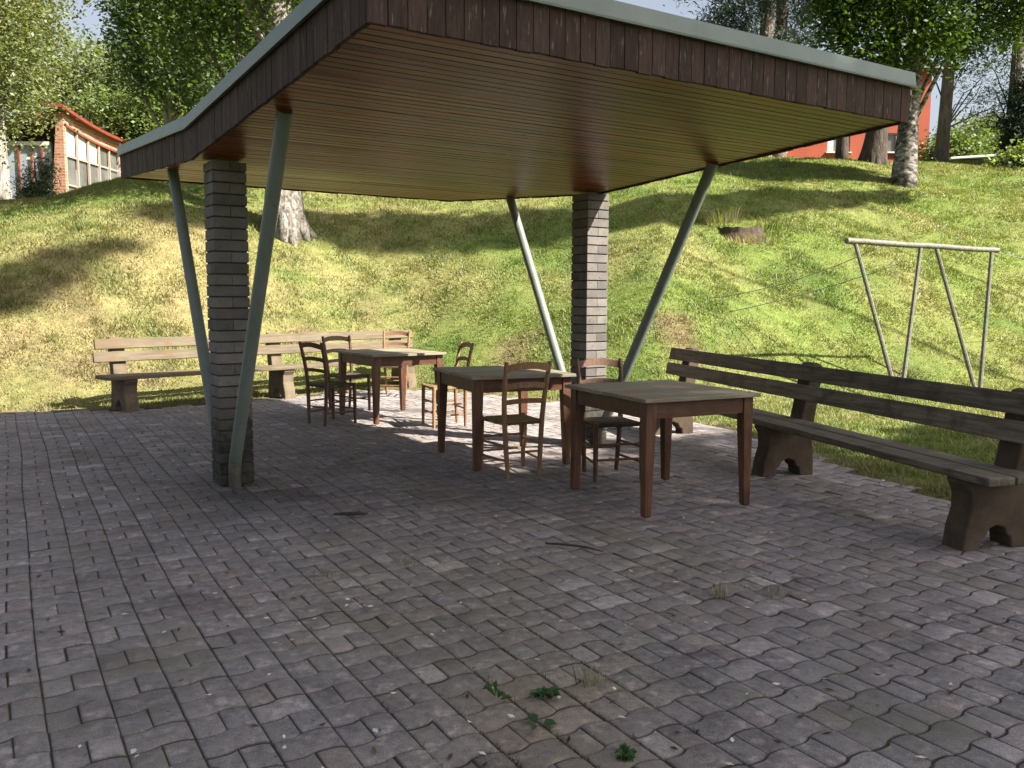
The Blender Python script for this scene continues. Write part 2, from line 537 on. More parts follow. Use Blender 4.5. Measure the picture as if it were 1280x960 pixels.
# ------------------------------------------------------------------ terrain
FOOT = np.array([(-60, 8.5), (-12, 10.2), (-7, 10.75), (-5.2, 11.2), (-3.6, 12.7), (-2.0, 14.0), (-.6, 13.6), (.7, 12.4), (2.0, 11.6), (3.4, 12.0), (5.5, 12.9), (9, 14.0), (14, 15.0), (60, 20)], float)
def sdist(x, y):
    x = np.asarray(x, float); y = np.asarray(y, float)
    d = np.full(x.shape, 1e9)
    for (ax, ay), (bx, by) in zip(FOOT[:-1], FOOT[1:]):
        ex, ey = bx - ax, by - ay
        t = np.clip(((x - ax) * ex + (y - ay) * ey) / (ex * ex + ey * ey), 0, 1)
        d = np.minimum(d, np.hypot(x - ax - t * ex, y - ay - t * ey))
    return np.where(y > np.interp(x, FOOT[:, 0], FOOT[:, 1]), d, -d)
def hz(x, y):
    x = np.asarray(x, float); y = np.asarray(y, float)
    d = sdist(x, y)
    dd = np.where(d > 0, d, 0)
    dd = dd * dd / (dd + 0.7)
    H = 7.75
    g = H * (1 - np.exp(-.79 * dd / H))
    A = 1 - .045 * np.clip(-x - 8.5, 0, 7) * np.exp(-np.clip(y - 26, 0, 60) / 14)
    sm = np.clip((-x - 4.5) / 6.5, 0, 1)
    A = A * (1 - .125 * sm * sm * (3 - 2 * sm))
    z = g * A - 1.5 * np.exp(-(((x + 18) / 6) ** 2 + ((y - 28.5) / 4) ** 2))
    lump = .10 * np.sin(x * .9 + 1.3 * np.sin(y * .5)) * np.sin(y * .8 + .7) + .05 * np.sin(x * 2.1 + y * 1.3)
    z = z + lump * np.clip(d / 3, 0, 1)
    return np.where(d < 0, 0.0, z)

# patio outline: inside = paved
PATIO = np.array([(-30, -8), (9, -8), (5.2, 1.0), (3.45, 4.6), (2.85, 7.2), (2.35, 9.6), (1.55, 10.9), (.7, 11.9), (-.5, 13.0), (-1.9, 13.6), (-3.3, 12.45), (-4.9, 11.0), (-6.5, 10.55), (-12, 10.0), (-30, 9.2)], float)
def in_poly(x, y, P):
    ins = np.zeros(np.shape(x), bool)
    j = len(P) - 1
    for i in range(len(P)):
        xi, yi = P[i]; xj, yj = P[j]
        cnd = ((yi > y) != (yj > y)) & (x < (xj - xi) * (y - yi) / (yj - yi + 1e-12) + xi)
        ins ^= cnd
        j = i
    return ins
def dist_poly(x, y, P):
    d = np.full(np.shape(x), 1e9)
    for i in range(len(P)):
        (ax, ay), (bx, by) = P[i], P[(i + 1) % len(P)]
        ex, ey = bx - ax, by - ay
        t = np.clip(((x - ax) * ex + (y - ay) * ey) / (ex * ex + ey * ey), 0, 1)
        d = np.minimum(d, np.hypot(x - ax - t * ex, y - ay - t * ey))
    return d

GREEN = np.array((0.128, 0.176, 0.047)); DRY = np.array((0.25, 0.205, 0.115)); DEEP = np.array((0.076, 0.125, 0.030)); SOILC = np.array((0.16, 0.12, 0.08))
def turf_colour(x, y):
    n = vnoise(x * .55, y * .55, 3) * .55 + vnoise(x * 1.7, y * 1.7, 5) * .45
    n2 = vnoise(x * .9 + 40, y * .9, 9) * .5 + vnoise(x * 3.1, y * 3.1, 12) * .5
    d = sdist(x, y)
    base = .15 + .45 * np.exp(-((x + 6.0) / 5.0) ** 2) * np.exp(-((d - 2.4) / 4.0) ** 2)
    base = base + .10 * np.exp(-(((x - 9) / 3) ** 2 + ((y - 15) / 3) ** 2))
    dry = np.clip(base + (n - .5) * .95, 0, 1)
    deep = np.clip((n2 - .56) * 3.2, 0, 1) * (1 - dry * .7)
    c = GREEN * (1 - dry[..., None]) + DRY * dry[..., None]
    c = c * (1 - deep[..., None]) + DEEP * deep[..., None]
    # bare soil rim where the turf meets the paving and a few worn patches on the steep foot
    rim = np.exp(-(np.clip(dist_poly(x, y, PATIO), 0, 9) / .28) ** 2) * .7
    worn = np.clip((vnoise(x * 1.15 + 7, y * 1.15, 21) - .74) * 5, 0, 1) * np.exp(-((d - 1.2) / 1.6) ** 2)
    k = np.clip(np.maximum(rim, worn), 0, 1)[..., None]
    return c * (1 - k) + SOILC * k

def make_terrain():
    xs = np.unique(np.concatenate([np.linspace(-160, -26, 24), np.arange(-26, 26, .22), np.linspace(26, 160, 24)]))
    ys = np.unique(np.concatenate([np.linspace(-60, 1, 14), np.arange(1, 34, .22), np.arange(34, 60, 1.5), np.linspace(60, 260, 20)]))
    X, Y = np.meshgrid(xs, ys)
    Z = hz(X, Y) - 0.012
    fine = (vnoise(X * 2.6, Y * 2.6, 31) - .5) * .05 * np.clip(sdist(X, Y) / .5, 0, 1)
    Z = Z + fine
    ins = in_poly(X, Y, PATIO)
    Z = np.where(ins, -0.09, Z)
    C = turf_colour(X, Y)
    ny, nx = X.shape
    idx = np.arange(nx * ny).reshape(ny, nx)
    Fq = np.stack([idx[:-1, :-1], idx[:-1, 1:], idx[1:, 1:], idx[1:, :-1]], -1).reshape(-1, 4)
    V = np.stack([X, Y, Z], -1).reshape(-1, 3)
    o = np_mesh('grass_slope', V, Fq, C.reshape(-1, 3), M['turf'], smooth=True)
    tag(o, kind='structure')
make_terrain()

# ------------------------------------------------------------------ paving
C_AX = np.array((math.cos(R(-59.6)), math.sin(R(-59.6))))
W_AX = np.array((-C_AX[1], C_AX[0]))
def make_paving():
    W, PER, W0 = 0.205, 0.292, 0.088
    V, Fq, Cc, base = [], [], [], 0
    tops = []
    def wave(s_, ph):
        return 0.0115 * np.tanh(1.9 * np.sin(2 * math.pi * s_ + ph))
    i0, i1 = -75, 75
    for i in range(i0, i1):
        off = (0.5 * PER if i % 2 else 0.0) + .042 + 0.006 * random.uniform(-1, 1)
        for j in range(-70, 34):
            cw, cc = (i + .5) * W + W0, j * PER + off
            px = W_AX[0] * cw + C_AX[0] * cc
            py = W_AX[1] * cw + C_AX[1] * cc
            if py < 1.0 or abs(px) > 0.72 * py + 1.6 or not in_poly(px, py, PATIO):
                continue
            h1 = .140
            ph = .4 if i % 2 == 0 else .4
            for kind in range(3):
                if kind == 0:
                    s0, s1, c0, c1 = 0, 1, 0, h1
                elif kind == 1:
                    s0, s1, c0, c1 = 0, .5, h1, PER
                else:
                    s0, s1, c0, c1 = .5, 1, h1, PER
                ns = 11 if kind == 0 else 6
                ss = np.linspace(s0, s1, ns)
                g, gw = 0.0030, 0.0016
                def ring(ins, z):
                    sa = s0 + (ins + gw) / W; sb = s1 - (ins + gw) / W
                    sq = np.linspace(sa, sb, ns)
                    lo = c0 + wave(sq, ph) + g + ins
                    hi = c1 + wave(sq, ph) - g - ins
                    a = np.concatenate([sq * W + i * W, sq[::-1] * W + i * W]) + W0
                    b = np.concatenate([cc + lo, cc + hi[::-1]])
                    return a, b, z
                n = 2 * ns
                dz = random.gauss(0, .0016)
                tl, tw = random.gauss(0, .009), random.gauss(0, .009)
                cm_w, cm_c = (i + (s0 + s1) / 2) * W + W0, cc + (c0 + c1) / 2
                ja, jb = random.gauss(0, .0011), random.gauss(0, .0020)
                rings = []
                for ins, z in ((0, -.05), (0, -.0075), (.0028, -.002), (.0072, 0.0)):
                    a, b, z = ring(ins, z)
                    # slow drift of the rows
                    wx = a + ja + 0.020 * np.sin(b * .55 + .8) + .006 * np.sin(b * 1.9 + a * .7)
                    wc = b + jb + .014 * np.sin(a * .8)
                    x = W_AX[0] * wx + C_AX[0] * wc
                    y = W_AX[1] * wx + C_AX[1] * wc
                    zz = z + dz + (a - cm_w) * tw + (b - cm_c) * tl + 0.010 * (np.sin(x * .9 + .4) * np.sin(y * .8)) - .010
                    rings.append(np.stack([x, y, zz], -1))
                vv = np.concatenate(rings)
                V.append(vv)
                for rI in range(3):
                    a0 = base + rI * n
                    k = np.arange(n)
                    Fq.append(np.stack([a0 + k, a0 + (k + 1) % n, a0 + n + (k + 1) % n, a0 + n + k], -1))
                a0 = base + 3 * n
                k = np.arange(ns - 1)
                Fq.append(np.stack([a0 + k, a0 + k + 1, a0 + n - 2 - k, a0 + n - 1 - k], -1))
                base += 4 * n
                mx, my = vv[-1][0], vv[-1][1]
                br = random.uniform(.93, 1.07)
                tone = np.array((.188, .172, .172)) * br
                r = random.random()
                if r < .14: tone = tone * np.array((1.05, .995, .97))
                elif r < .26: tone = tone * np.array((.97, .99, 1.03))
                redd = float(np.clip((vnoise(mx * .45 + 3, my * .45, 77) - .5) * 3, 0, 1)) * .5 + float(np.clip((mx - 1.2) / 3, 0, 1)) * .5
                tone = tone * (1 - redd * .5) + tone * np.array((1.10, .99, .96)) * redd * .5
                def st(cx, cy, r_): return math.exp(-((mx - cx) ** 2 + (my - cy) ** 2) / r_ ** 2)
                nn = float(vnoise(mx * 3.3, my * 3.3, 91))
                k = min(1.0, max(st(-.35, 4.1, .75), st(.15, 3.3, .55) * .9, st(.75, 4.6, .5) * .6) * (.25 + nn))
                tone = tone * (1 - k * .55) + np.array((.150, .142, .095)) * k * .55
                k = min(1.0, st(.10, 2.72, .42) * (.5 + nn))
                tone = tone * (1 - k * .6) + np.array((.215, .165, .115)) * k * .6
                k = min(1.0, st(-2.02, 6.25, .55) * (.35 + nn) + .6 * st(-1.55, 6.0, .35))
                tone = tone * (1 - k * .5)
                worn = float(np.clip((vnoise(mx * 7, my * 7, 55) - .66) * 4, 0, 1)) * .5
                c_low = tone * .70
                c_top = tone * (1 + worn)
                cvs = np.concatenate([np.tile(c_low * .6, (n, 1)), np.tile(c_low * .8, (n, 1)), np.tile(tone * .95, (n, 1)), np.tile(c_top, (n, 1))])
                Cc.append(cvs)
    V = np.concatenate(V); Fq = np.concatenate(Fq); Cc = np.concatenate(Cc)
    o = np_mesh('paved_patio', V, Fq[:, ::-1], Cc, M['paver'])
    me = o.data
    bm = bmesh.new(); bm.from_mesh(me)
    bm.free()
    tag(o, kind='structure')
    # bed of dark soil in the joints
    gx, gy = np.meshgrid(np.arange(-16, 9, .16), np.arange(.6, 14.4, .16))
    gzz = 0.010 * (np.sin(gx * .9 + .4) * np.sin(gy * .8)) - .010 - .0065
    ny, nx = gx.shape
    idx = np.arange(nx * ny).reshape(ny, nx)
    Fb = np.stack([idx[:-1, :-1], idx[:-1, 1:], idx[1:, 1:], idx[1:, :-1]], -1).reshape(-1, 4)
    cxm = gx.ravel()[Fb].mean(1); cym = gy.ravel()[Fb].mean(1)
    Fb = Fb[in_poly(cxm, cym, PATIO)]
    b = np_mesh('joint_soil_bed', np.stack([gx, gy, gzz], -1).reshape(-1, 3), Fb, None, M['soil'], smooth=True)
    tag(b, kind='structure')
make_paving()

# ------------------------------------------------------------------ grass
def make_grass():
    n = 2200000
    # denser close to the viewer: sample distance with density falling off
    ang = RNG.uniform(-.80, .80, n)
    D = 4.6 + (RNG.random(n) ** 1.3) * 29.4
    x = ang * D * .86
    y = D + RNG.uniform(-.2, .2, n)
    keep = ~in_poly(x, y, PATIO)
    edge = dist_poly(x, y, PATIO)
    keep &= (edge > .02 + .16 * RNG.random(n) ** 2)
    clump = vnoise(x * 3.2, y * 3.2, 61) * .6 + vnoise(x * 9, y * 9, 62) * .4
    keep &= RNG.random(n) < np.clip(.05 + clump * .85, 0, 1)
    # bare ground under and near worn rims
    keep &= RNG.random(n) < np.clip(edge / .45, .25, 1)
    # blades the camera could never see beyond the crest
    x, y, clump = x[keep], y[keep], clump[keep]
    sel = RNG.permutation(len(x))[:640000]
    x, y, clump = x[sel], y[sel], clump[sel]
    n = len(x)
    Dn = np.hypot(x, y)
    z = hz(x, y) - .02
    tall = np.clip((clump - .50) * 3, 0, 1)
    h = RNG.uniform(.020, .050, n) * (1 + .7 * tall) * (1 + .012 * Dn)
    long_ = RNG.random(n) < .0035
    h = np.where(long_, RNG.uniform(.14, .28, n), h)
    wd = .0036 + .00038 * Dn
    wd = np.where(long_, wd * .45, wd)
    az = RNG.uniform(0, 2 * math.pi, n)
    lean = RNG.uniform(.3, 1.1, n) * h
    lx, ly = np.cos(az) * lean, np.sin(az) * lean
    sa = az + math.pi / 2 + RNG.normal(0, .5, n)
    sx, sy = np.cos(sa) * wd, np.sin(sa) * wd
    b0 = np.stack([x - sx, y - sy, z], -1)
    b1 = np.stack([x + sx, y + sy, z], -1)
    t = np.stack([x + lx, y + ly, z + h], -1)
    V = np.stack([b0, b1, t], 1).reshape(-1, 3)
    Fq = np.arange(3 * n).reshape(-1, 3)
    c = turf_colour(x, y)
    c = c * RNG.uniform(.80, 1.26, n)[:, None]
    straw = RNG.random(n) < .09
    c[straw] = np.array((.26, .21, .10)) * RNG.uniform(.6, 1.15, straw.sum())[:, None]
    c[long_] = np.array((.28, .24, .12)) * RNG.uniform(.7, 1.1, long_.sum())[:, None]
    lush = (tall > .6) & (RNG.random(n) < .5) & ~straw
    c[lush] = c[lush] * np.array((.74, .90, .7))
    C = np.repeat(c, 3, 0)
    o = np_mesh('grass', V, Fq, C, M['grass'])
    tag(o, 'yellow green grass with dry straw covering the slope behind the patio', 'grass', kind='stuff')
make_grass()

# ------------------------------------------------------------------ shelter
P1 = np.array((-2.1419, 6.5971)); L12 = 3.4325
S0, S1, TA, TC = -.25, 3.535, 3.22, 2.955
ZV, KA, KC = 2.41, .158 / 3.22, .194 / 2.955
def zs(t): return ZV + (KA * t if t > 0 else -KC * t)
sh = thing('shelter', 'open picnic shelter with low butterfly roof on two brick pillars and slanted green struts', 'shelter', (P1[0], P1[1], 0), U_ANG)
# local axes: x = along the valley, y = -t  (away from the front)
def L(s, t, z): return Vector((s, -t, z))

def make_pillar(s):
    mb = MB()
    H, course, wd = 2.405, .0833, .25
    n = int(H / course)
    for k in range(n + 1):
        z0 = k * course + .011
        z1 = min((k + 1) * course, H)
        if z1 - z0 < .01: continue
        g = .0014
        jit = random.uniform(-.0013, .0013)
        hw = wd / 2 + jit
        def brick(x0, x1, y0, y1):
            c = random.uniform(.74, 1.22)
            mb.box(((x0 + x1) / 2 + s, (y0 + y1) / 2, (z0 + z1) / 2), (x1 - x0, y1 - y0, z1 - z0), None, (c, c * random.uniform(.96, 1.0), c * random.uniform(.92, 1.0)))
        if k % 2 == 0:
            brick(-hw, -g, -hw, hw); brick(g, hw, -hw, hw)
        else:
            brick(-hw, hw, -hw, -g); brick(-hw, hw, g, hw)
    o = mb.build('brick_pillar', M['brick'], sh, bevel=.003)
    m2 = MB()
    m2.box((s, 0, H / 2), (.231, .231, H - .004))
    m2.build('mortar_core', M['mortar'], o)
    return o
for s in (0.0, L12):
    make_pillar(s)

for s, sg in ((-.04, 1), (-.04, -1), (L12 + .02, 1), (L12 + .02, -1)):
    tt = 1.60 if sg > 0 else 1.42
    mb = MB()
    foot = L(s, sg * .195, -.03); knee = L(s, sg * .195, .17); top = L(s - .03, sg * tt, zs(sg * tt) + .015)
    d = (top - knee).normalized()
    mb.tube([foot, knee - Vector((0, 0, .02)), knee + d * .035, top], .046, 16)
    o = mb.build('strut', M['strut'], sh, smooth=True, auto=True)

# soffit boards, run along the valley
def make_soffit():
    mb = MB()
    bw = .073
    edges = []
    t = TA - .035
    while t > -TC + .035 + bw * .5:
        t2 = max(t - bw, -TC + .035)
        c = random.uniform(.48, 1.15)
        col = (c * random.uniform(.95, 1.06), c * random.uniform(.9, 1.05), c * random.uniform(.82, 1.05))
        segs = [S0 + .032]
        if random.random() < .55:
            segs.append(random.uniform(S0 + .8, S1 - .8))
        segs.append(S1 - .032)
        g = .0055
        for a, b in zip(segs[:-1], segs[1:]):
            cc = tuple(v * random.uniform(.93, 1.07) for v in col)
            up = .024
            y0, y1 = t - g, t2 + g
            zz0, zz1 = zs(t) , zs(t2)
            j0, j1 = random.gauss(.012, .0006), random.gauss(.012, .0006)
            bot = [L(a + .001, y0, zz0 + j0), L(b - .001, y0, zz0 + j0), L(b - .001, y1, zz1 + j1), L(a + .001, y1, zz1 + j1)]
            mb.hexa(bot, [p + Vector((0, 0, up)) for p in bot], cc)
        t = t2
    return mb.build('soffit', M['soffit'], sh)
make_soffit()
mb = MB()   # deck above the boards
for ta, tb in ((TA - .03, 0), (0, -TC + .03)):
    bot = [L(S0 + .03, ta, zs(ta) + .045), L(S1 - .03, ta, zs(ta) + .045), L(S1 - .03, tb, zs(tb) + .045), L(S0 + .03, tb, zs(tb) + .045)]
    mb.hexa(bot, [p + Vector((0, 0, .27)) for p in bot])
mb.build('roof_sheet', M['roofing'], sh)

FH = .235
def fascia(kind):
    mb = MB()
    bw = .092
    if kind in ('A', 'C'):
        t = TA if kind == 'A' else -TC
        nrm = Vector((0, -1, 0)) if kind == 'A' else Vector((0, 1, 0))
        a0, a1 = S0, S1
        pt = lambda a: (L(a, t, zs(t)), zs(t))
    else:
        s = S0 if kind == 'D' else S1
        nrm = Vector((-1, 0, 0)) if kind == 'D' else Vector((1, 0, 0))
        a0, a1 = -TC + .0, TA
        pt = lambda a: (L(s, a, zs(a)), zs(a))
    n = int(round((a1 - a0) / bw))
    e = 0.0
    for i in range(n):
        x0 = a0 + (a1 - a0) * i / n + .0018
        x1 = a0 + (a1 - a0) * (i + 1) / n - .0018
        if kind in ('B', 'D'):                      # the A and C boards close the corners
            x0 = max(x0, a0 + .026); x1 = min(x1, a1 - .026)
        p0, p1 = pt(x0)[0], pt(x1)[0]
        inn = -nrm * .024
        drop = Vector((0, 0, random.uniform(-.004, .003)))
        out = nrm * random.uniform(-.0015, .002)
        c = random.uniform(.75, 1.3)
        q = [p0 + drop + out, p1 + drop + out, p1 + drop + inn, p0 + drop + inn]
        top = [v + Vector((0, 0, FH)) for v in q]
        mb.hexa(q, top, (c, c * random.uniform(.94, 1.02), c * random.uniform(.94, 1.04)))
    return mb.build('fascia', M['fascia'], sh, bevel=.002)
for k in 'ABCD':
    fascia(k)

def flashing():
    # closed sheet profile swept round the roof edge; (outward, up)
    prof = [(.010, -.016), (.034, -.018), (.036, -.008), (.024, -.002), (.018, .080), (-.16, .096), (-.16, .088), (.010, .073), (.016, -.008), (.010, -.010)]
    loop = [(S0, TA, -1, 1), (S1, TA, 1, 1), (S1, 0, 1, 0), (S1, -TC, 1, -1), (S0, -TC, -1, -1), (S0, 0, -1, 0)]
    mb = MB()
    rings = []
    for (s, t, os_, ot) in loop:
        zb = zs(t) + FH
        rings.append([L(s + os_ * o, t + ot * o, zb + h) for o, h in prof])
    n = len(prof); m = len(loop)
    vs = [p for r_ in rings for p in r_]
    fs = []
    for i in range(m):
        for k in range(n):
            fs.append((i * n + k, i * n + (k + 1) % n, ((i + 1) % m) * n + (k + 1) % n, ((i + 1) % m) * n + k))
    mb.add(vs, fs)
    # lapped joint covers every 1.9 m along the long sides
    return mb.build('flashing', M['flash'], sh)
fl = flashing()


# ------------------------------------------------------------------ tables
def make_table():
    root = thing('table', '', 'table')
    A, B, H = .44, .49, .785
    # top: planks along x
    mb = MB()
    np_ = 6
    oa, ob = .032, .042
    for i in range(np_):
        y0 = -(B + ob) + 2 * (B + ob) * i / np_ + .0015
        y1 = -(B + ob) + 2 * (B + ob) * (i + 1) / np_ - .0015
        c = random.uniform(.82, 1.18)
        mb.box((random.uniform(-.004, .004), (y0 + y1) / 2, H - .013), (2 * (A + oa), y1 - y0, .026), None, (c, c * .98, c * .95))
    mb.build('tabletop', M['table_top'], root, bevel=.004)
    for sx in (-1, 1):
        for sy in (-1, 1):
            mb = MB()
            def sq(cx, cy, hw, z): return [Vector((cx - hw, cy - hw, z)), Vector((cx + hw, cy - hw, z)), Vector((cx + hw, cy + hw, z)), Vector((cx - hw, cy + hw, z))]
            tx, ty = sx * (A - .039), sy * (B - .039)
            bx, by = sx * (A - .028), sy * (B - .028)
            r0, r1, r2, r3 = sq(bx, by, .020, 0), sq(bx, by, .026, .012), sq(tx, ty, .039, .62), sq(tx, ty, .039, H - .028)
            vs = r0 + r1 + r2 + r3
            fs = [(3, 2, 1, 0), (12, 13, 14, 15)]
            for k in range(3):
                for i in range(4):
                    fs.append((k * 4 + i, k * 4 + (i + 1) % 4, (k + 1) * 4 + (i + 1) % 4, (k + 1) * 4 + i))
            mb.add(vs, fs)
            mb.build('leg', M['table_wood'], root, bevel=.004)
    for sy in (-1, 1):
        mb = MB(); mb.box((0, sy * (B - .022), H - .028 - .055), (2 * (A - .0785), .022, .108))
        mb.build('apron', M['apron_wood'], root, bevel=.002)
    for sx in (-1, 1):
        mb = MB(); mb.box((sx * (A - .022), 0, H - .028 - .055), (.022, 2 * (B - .0785), .108))
        mb.build('apron', M['apron_wood'], root, bevel=.002)
    return root
tp = make_table()
tables = [
    (1.045, 6.175, R(26), 'nearest wooden table, beside the dark bench, pale worn planks on top'),
    (-.09, 7.66, R(23), 'middle wooden table between the other two, chair pushed against its near side'),
    (-1.45, 10.30, R(35), 'farthest wooden table, with three chairs and the pale bench behind it'),
]
for i, (x, y, a, lab) in enumerate(tables):
    o = tp if i == 0 else copy_tree(tp)
    o.location = (x, y, 0.0); o.rotation_euler = (0, 0, a)
    tag(o, lab, 'table', 'wooden tables under the shelter')

# ------------------------------------------------------------------ chairs
def make_chair(wm, sm):
    root = thing('chair', '', 'chair')
    SH = .455
    for sx in (-1, 1):
        mb = MB()
        mb.tube([(sx * .140, -.200, 0), (sx * .153, -.193, .20), (sx * .168, -.190, SH), (sx * .178, -.205, .62), (sx * .187, -.240, .80), (sx * .193, -.272, .925)],
                [.0165, .0205, .0215, .0205, .0190, .0165], 10)
        mb.build('back_post', wm, root, smooth=True, auto=True)
        mb = MB()
        mb.tube([(sx * .196, .185, 0), (sx * .195, .183, .22), (sx * .193, .180, SH - .03), (sx * .193, .180, SH + .004)], [.0165, .0205, .0215, .020], 10)
        mb.build('front_leg', wm, root, smooth=True, auto=True)
    # ladder slats: (z of the lower edge, height, post y, arch)
    for z0, h, y0, arch in ((.845, .058, -.262, .028), (.705, .046, -.226, .018), (.585, .040, -.203, .012)):
        mb = MB()
        n = 12
        rows = []
        for i in range(n + 1):
            u = -1 + 2 * i / n
            x = u * (.116 + .078 * z0)
            bow = -.026 * (1 - u * u)
            lo = z0 + arch * (1 - u * u)
            hi = z0 + h + arch * (1 - u * u) * .85
            rows.append([(x, y0 + bow - .007, lo), (x, y0 + bow + .007, lo), (x, y0 + bow + .007 - (hi - lo) * .18, hi), (x, y0 + bow - .007 - (hi - lo) * .18, hi)])
        vs = [p for r_ in rows for p in r_]
        fs = [(0, 1, 2, 3), tuple(n * 4 + k for k in (3, 2, 1, 0))]
        for i in range(n):
            for k in range(4):
                fs.append((i * 4 + k, i * 4 + (k + 1) % 4, (i + 1) * 4 + (k + 1) % 4, (i + 1) * 4 + k))
        mb.add(vs, fs)
        mb.build('ladder_slat', wm, root, smooth=True, auto=True)
    # woven straw seat, slightly dished, wider in front
    mb = MB()
    n = 12
    def sp(u, v, top):
        wd = .182 + .024 * (v + 1) / 2
        r_ = max(abs(u), abs(v))
        x, y = u * wd, v * .192 - .006
        edge = max(0.0, (r_ - .80) / .20)
        if top:
            z = SH - .010 + .016 * (1 - edge * edge) - .014 * (1 - r_ * r_)
        else:
            z = SH - .030 - .010 * (1 - edge)
        return (x, y, z)
    g = {}
    vs, fs = [], []
    for tp_ in (1, 0):
        for i in range(n + 1):
            for j in range(n + 1):
                g[(tp_, i, j)] = len(vs)
                vs.append(sp(-1 + 2 * i / n, -1 + 2 * j / n, tp_))
    for i in range(n):
        for j in range(n):
            fs.append((g[1, i, j], g[1, i + 1, j], g[1, i + 1, j + 1], g[1, i, j + 1]))
            fs.append((g[0, i, j], g[0, i, j + 1], g[0, i + 1, j + 1], g[0, i + 1, j]))
    for i in range(n):
        fs += [(g[1, i, 0], g[0, i, 0], g[0, i + 1, 0], g[1, i + 1, 0]), (g[1, i, n], g[1, i + 1, n], g[0, i + 1, n], g[0, i, n]),
               (g[1, 0, i], g[1, 0, i + 1], g[0, 0, i + 1], g[0, 0, i]), (g[1, n, i], g[0, n, i], g[0, n, i + 1], g[1, n, i + 1])]
    mb.add(vs, fs)
    seat = mb.build('seat', sm, root, smooth=True, auto=True)
    # a few loose straws hanging under the seat
    mb = MB()
    rr = random.Random(5)
    strand = []
    for k in range(46):
        strand.append((rr.uniform(-.16, .16), -.15 + .32 * k / 45 + rr.uniform(-.02, .02), SH - .030 - abs(rr.gauss(0, .028)) * (k % 2)))
    mb.tube(strand, .0016, 4)
    mb.build('loose_straw', sm, seat)
    st = [((-.195, .184, .285), (.195, .184, .285)), ((-.195, .184, .165), (.195, .184, .165)), ((-.153, -.193, .20), (.153, -.193, .20))]
    for sx in (-1, 1):
        st += [((sx * .156, -.192, .255), (sx * .194, .182, .255)), ((sx * .149, -.195, .135), (sx * .195, .183, .135))]
    for a, b in st:
        mb = MB()
        a, b = Vector(a), Vector(b)
        mb.tube([a, a.lerp(b, .5), b], [.0085, .0105, .0085], 8)
        mb.build('stretcher', wm, root, smooth=True, auto=True)
    return root
cd = make_chair(M['chair_dark'], M['straw_dark'])
cl_ = make_chair(M['chair_light'], M['straw'])
def chair_at(proto, x, y, face, label, first):
    o = proto if first else copy_tree(proto)
    o.location = (x, y, 0.0)
    o.rotation_euler = (0, 0, face - R(90))
    return tag(o, label, 'chair', 'ladder back chairs under the shelter')
chair_at(cd, -2.05, 9.80, R(50), 'dark ladder back chair with black seat, at the near left of the farthest table', True)
chair_at(cl_, .005, 7.03, R(117), 'light brown straw seat chair with its back to us, tucked under the middle table', True)
chair_at(cd, -2.07, 10.93, R(-48), 'dark chair half hidden behind the shaded chair, facing the farthest table', False)
chair_at(cl_, -1.73, 12.55, R(-97), 'sunlit chair behind the farthest table, close to the pale bench, only its back showing', False)
chair_at(cl_, -.755, 9.64, R(203), 'chair seen from the side, standing in the sun right of the farthest table', False)
chair_at(cd, .79, 6.92, R(-74), 'chair behind the nearest table, in front of the far brick pillar', False)

# ------------------------------------------------------------------ benches
def bench(name, label, loc, ang, sg, S_, sup_m, end0, end1, mw, ms, th=.17):
    root = thing(name, label, 'bench', (loc[0], loc[1], 0), ang, 'long benches round the patio')
    prof = [(0.00, -.02), (.015, .10), (.050, .22), (.045, .32), (.012, .372), (.012, .398), (.325, .398), (.345, .46), (.410, .80)]
    for k in range(7):
        a = math.pi - math.pi * k / 6 * 1.05
        prof.append((.475 + .062 * math.cos(a), .845 + .062 * math.sin(a)))
    prof += [(.525, .78), (.465, .42), (.452, .30), (.470, .12), (.475, -.02), (.345, -.02), (.335, .05)]
    for k in range(5):
        a = math.pi * k / 4
        prof.append((.235 + .075 * math.cos(a), .062 + .065 * math.sin(a)))
    prof += [(.135, .05), (.125, -.02)]
    # keep the arch inside the leg widths
    for k, m0 in enumerate(sup_m):
        mb = MB()
        mb.prism(prof, m0, m0 + th, lambda q, z, t: Vector((t, sg * q, z)))
        mb.build('support', ms, root, bevel=.012)
    for q0, q1 in ((-.012, .170), (.184, .352)):
        mb = MB()
        n = 10
        for i in range(n):
            pass
        x0, x1 = end0 + random.uniform(-.02, .02), end1 + random.uniform(-.02, .02)
        mb.box(((x0 + x1) / 2, sg * (q0 + q1) / 2, .424), (x1 - x0, q1 - q0, .048))
        mb.build('seat_board', mw, root, bevel=.008)
    lean = math.atan2(.065, .34)
    for zc in (.665, .825):
        qc = .345 + (zc - .46) * .065 / .34 - .024
        mb = MB()
        x0, x1 = end0 + random.uniform(-.05, .03), end1 + random.uniform(-.02, .02)
        mb.box(((x0 + x1) / 2, sg * qc, zc), (x1 - x0, .042, .128), Matrix.Rotation(-sg * lean, 3, 'X'))
        mb.build('back_board', mw, root, bevel=.007)
    return root
bench('bench', 'long dark weathered bench on the right, seen from its front left', (2.585, 4.87), R(105.0), -1, 2.15, (0.0, 2.15, 4.30), -.16, 4.72, M['bench_dark'], M['support_dark'])
bench('bench', 'long pale sunlit bench at the foot of the slope behind the farthest table', (-4.745, 10.62), R(45.0), 1, 2.2, (0.0, 2.2, 4.4), -.22, 4.75, M['bench_sunlit'], M['support_sunlit'])

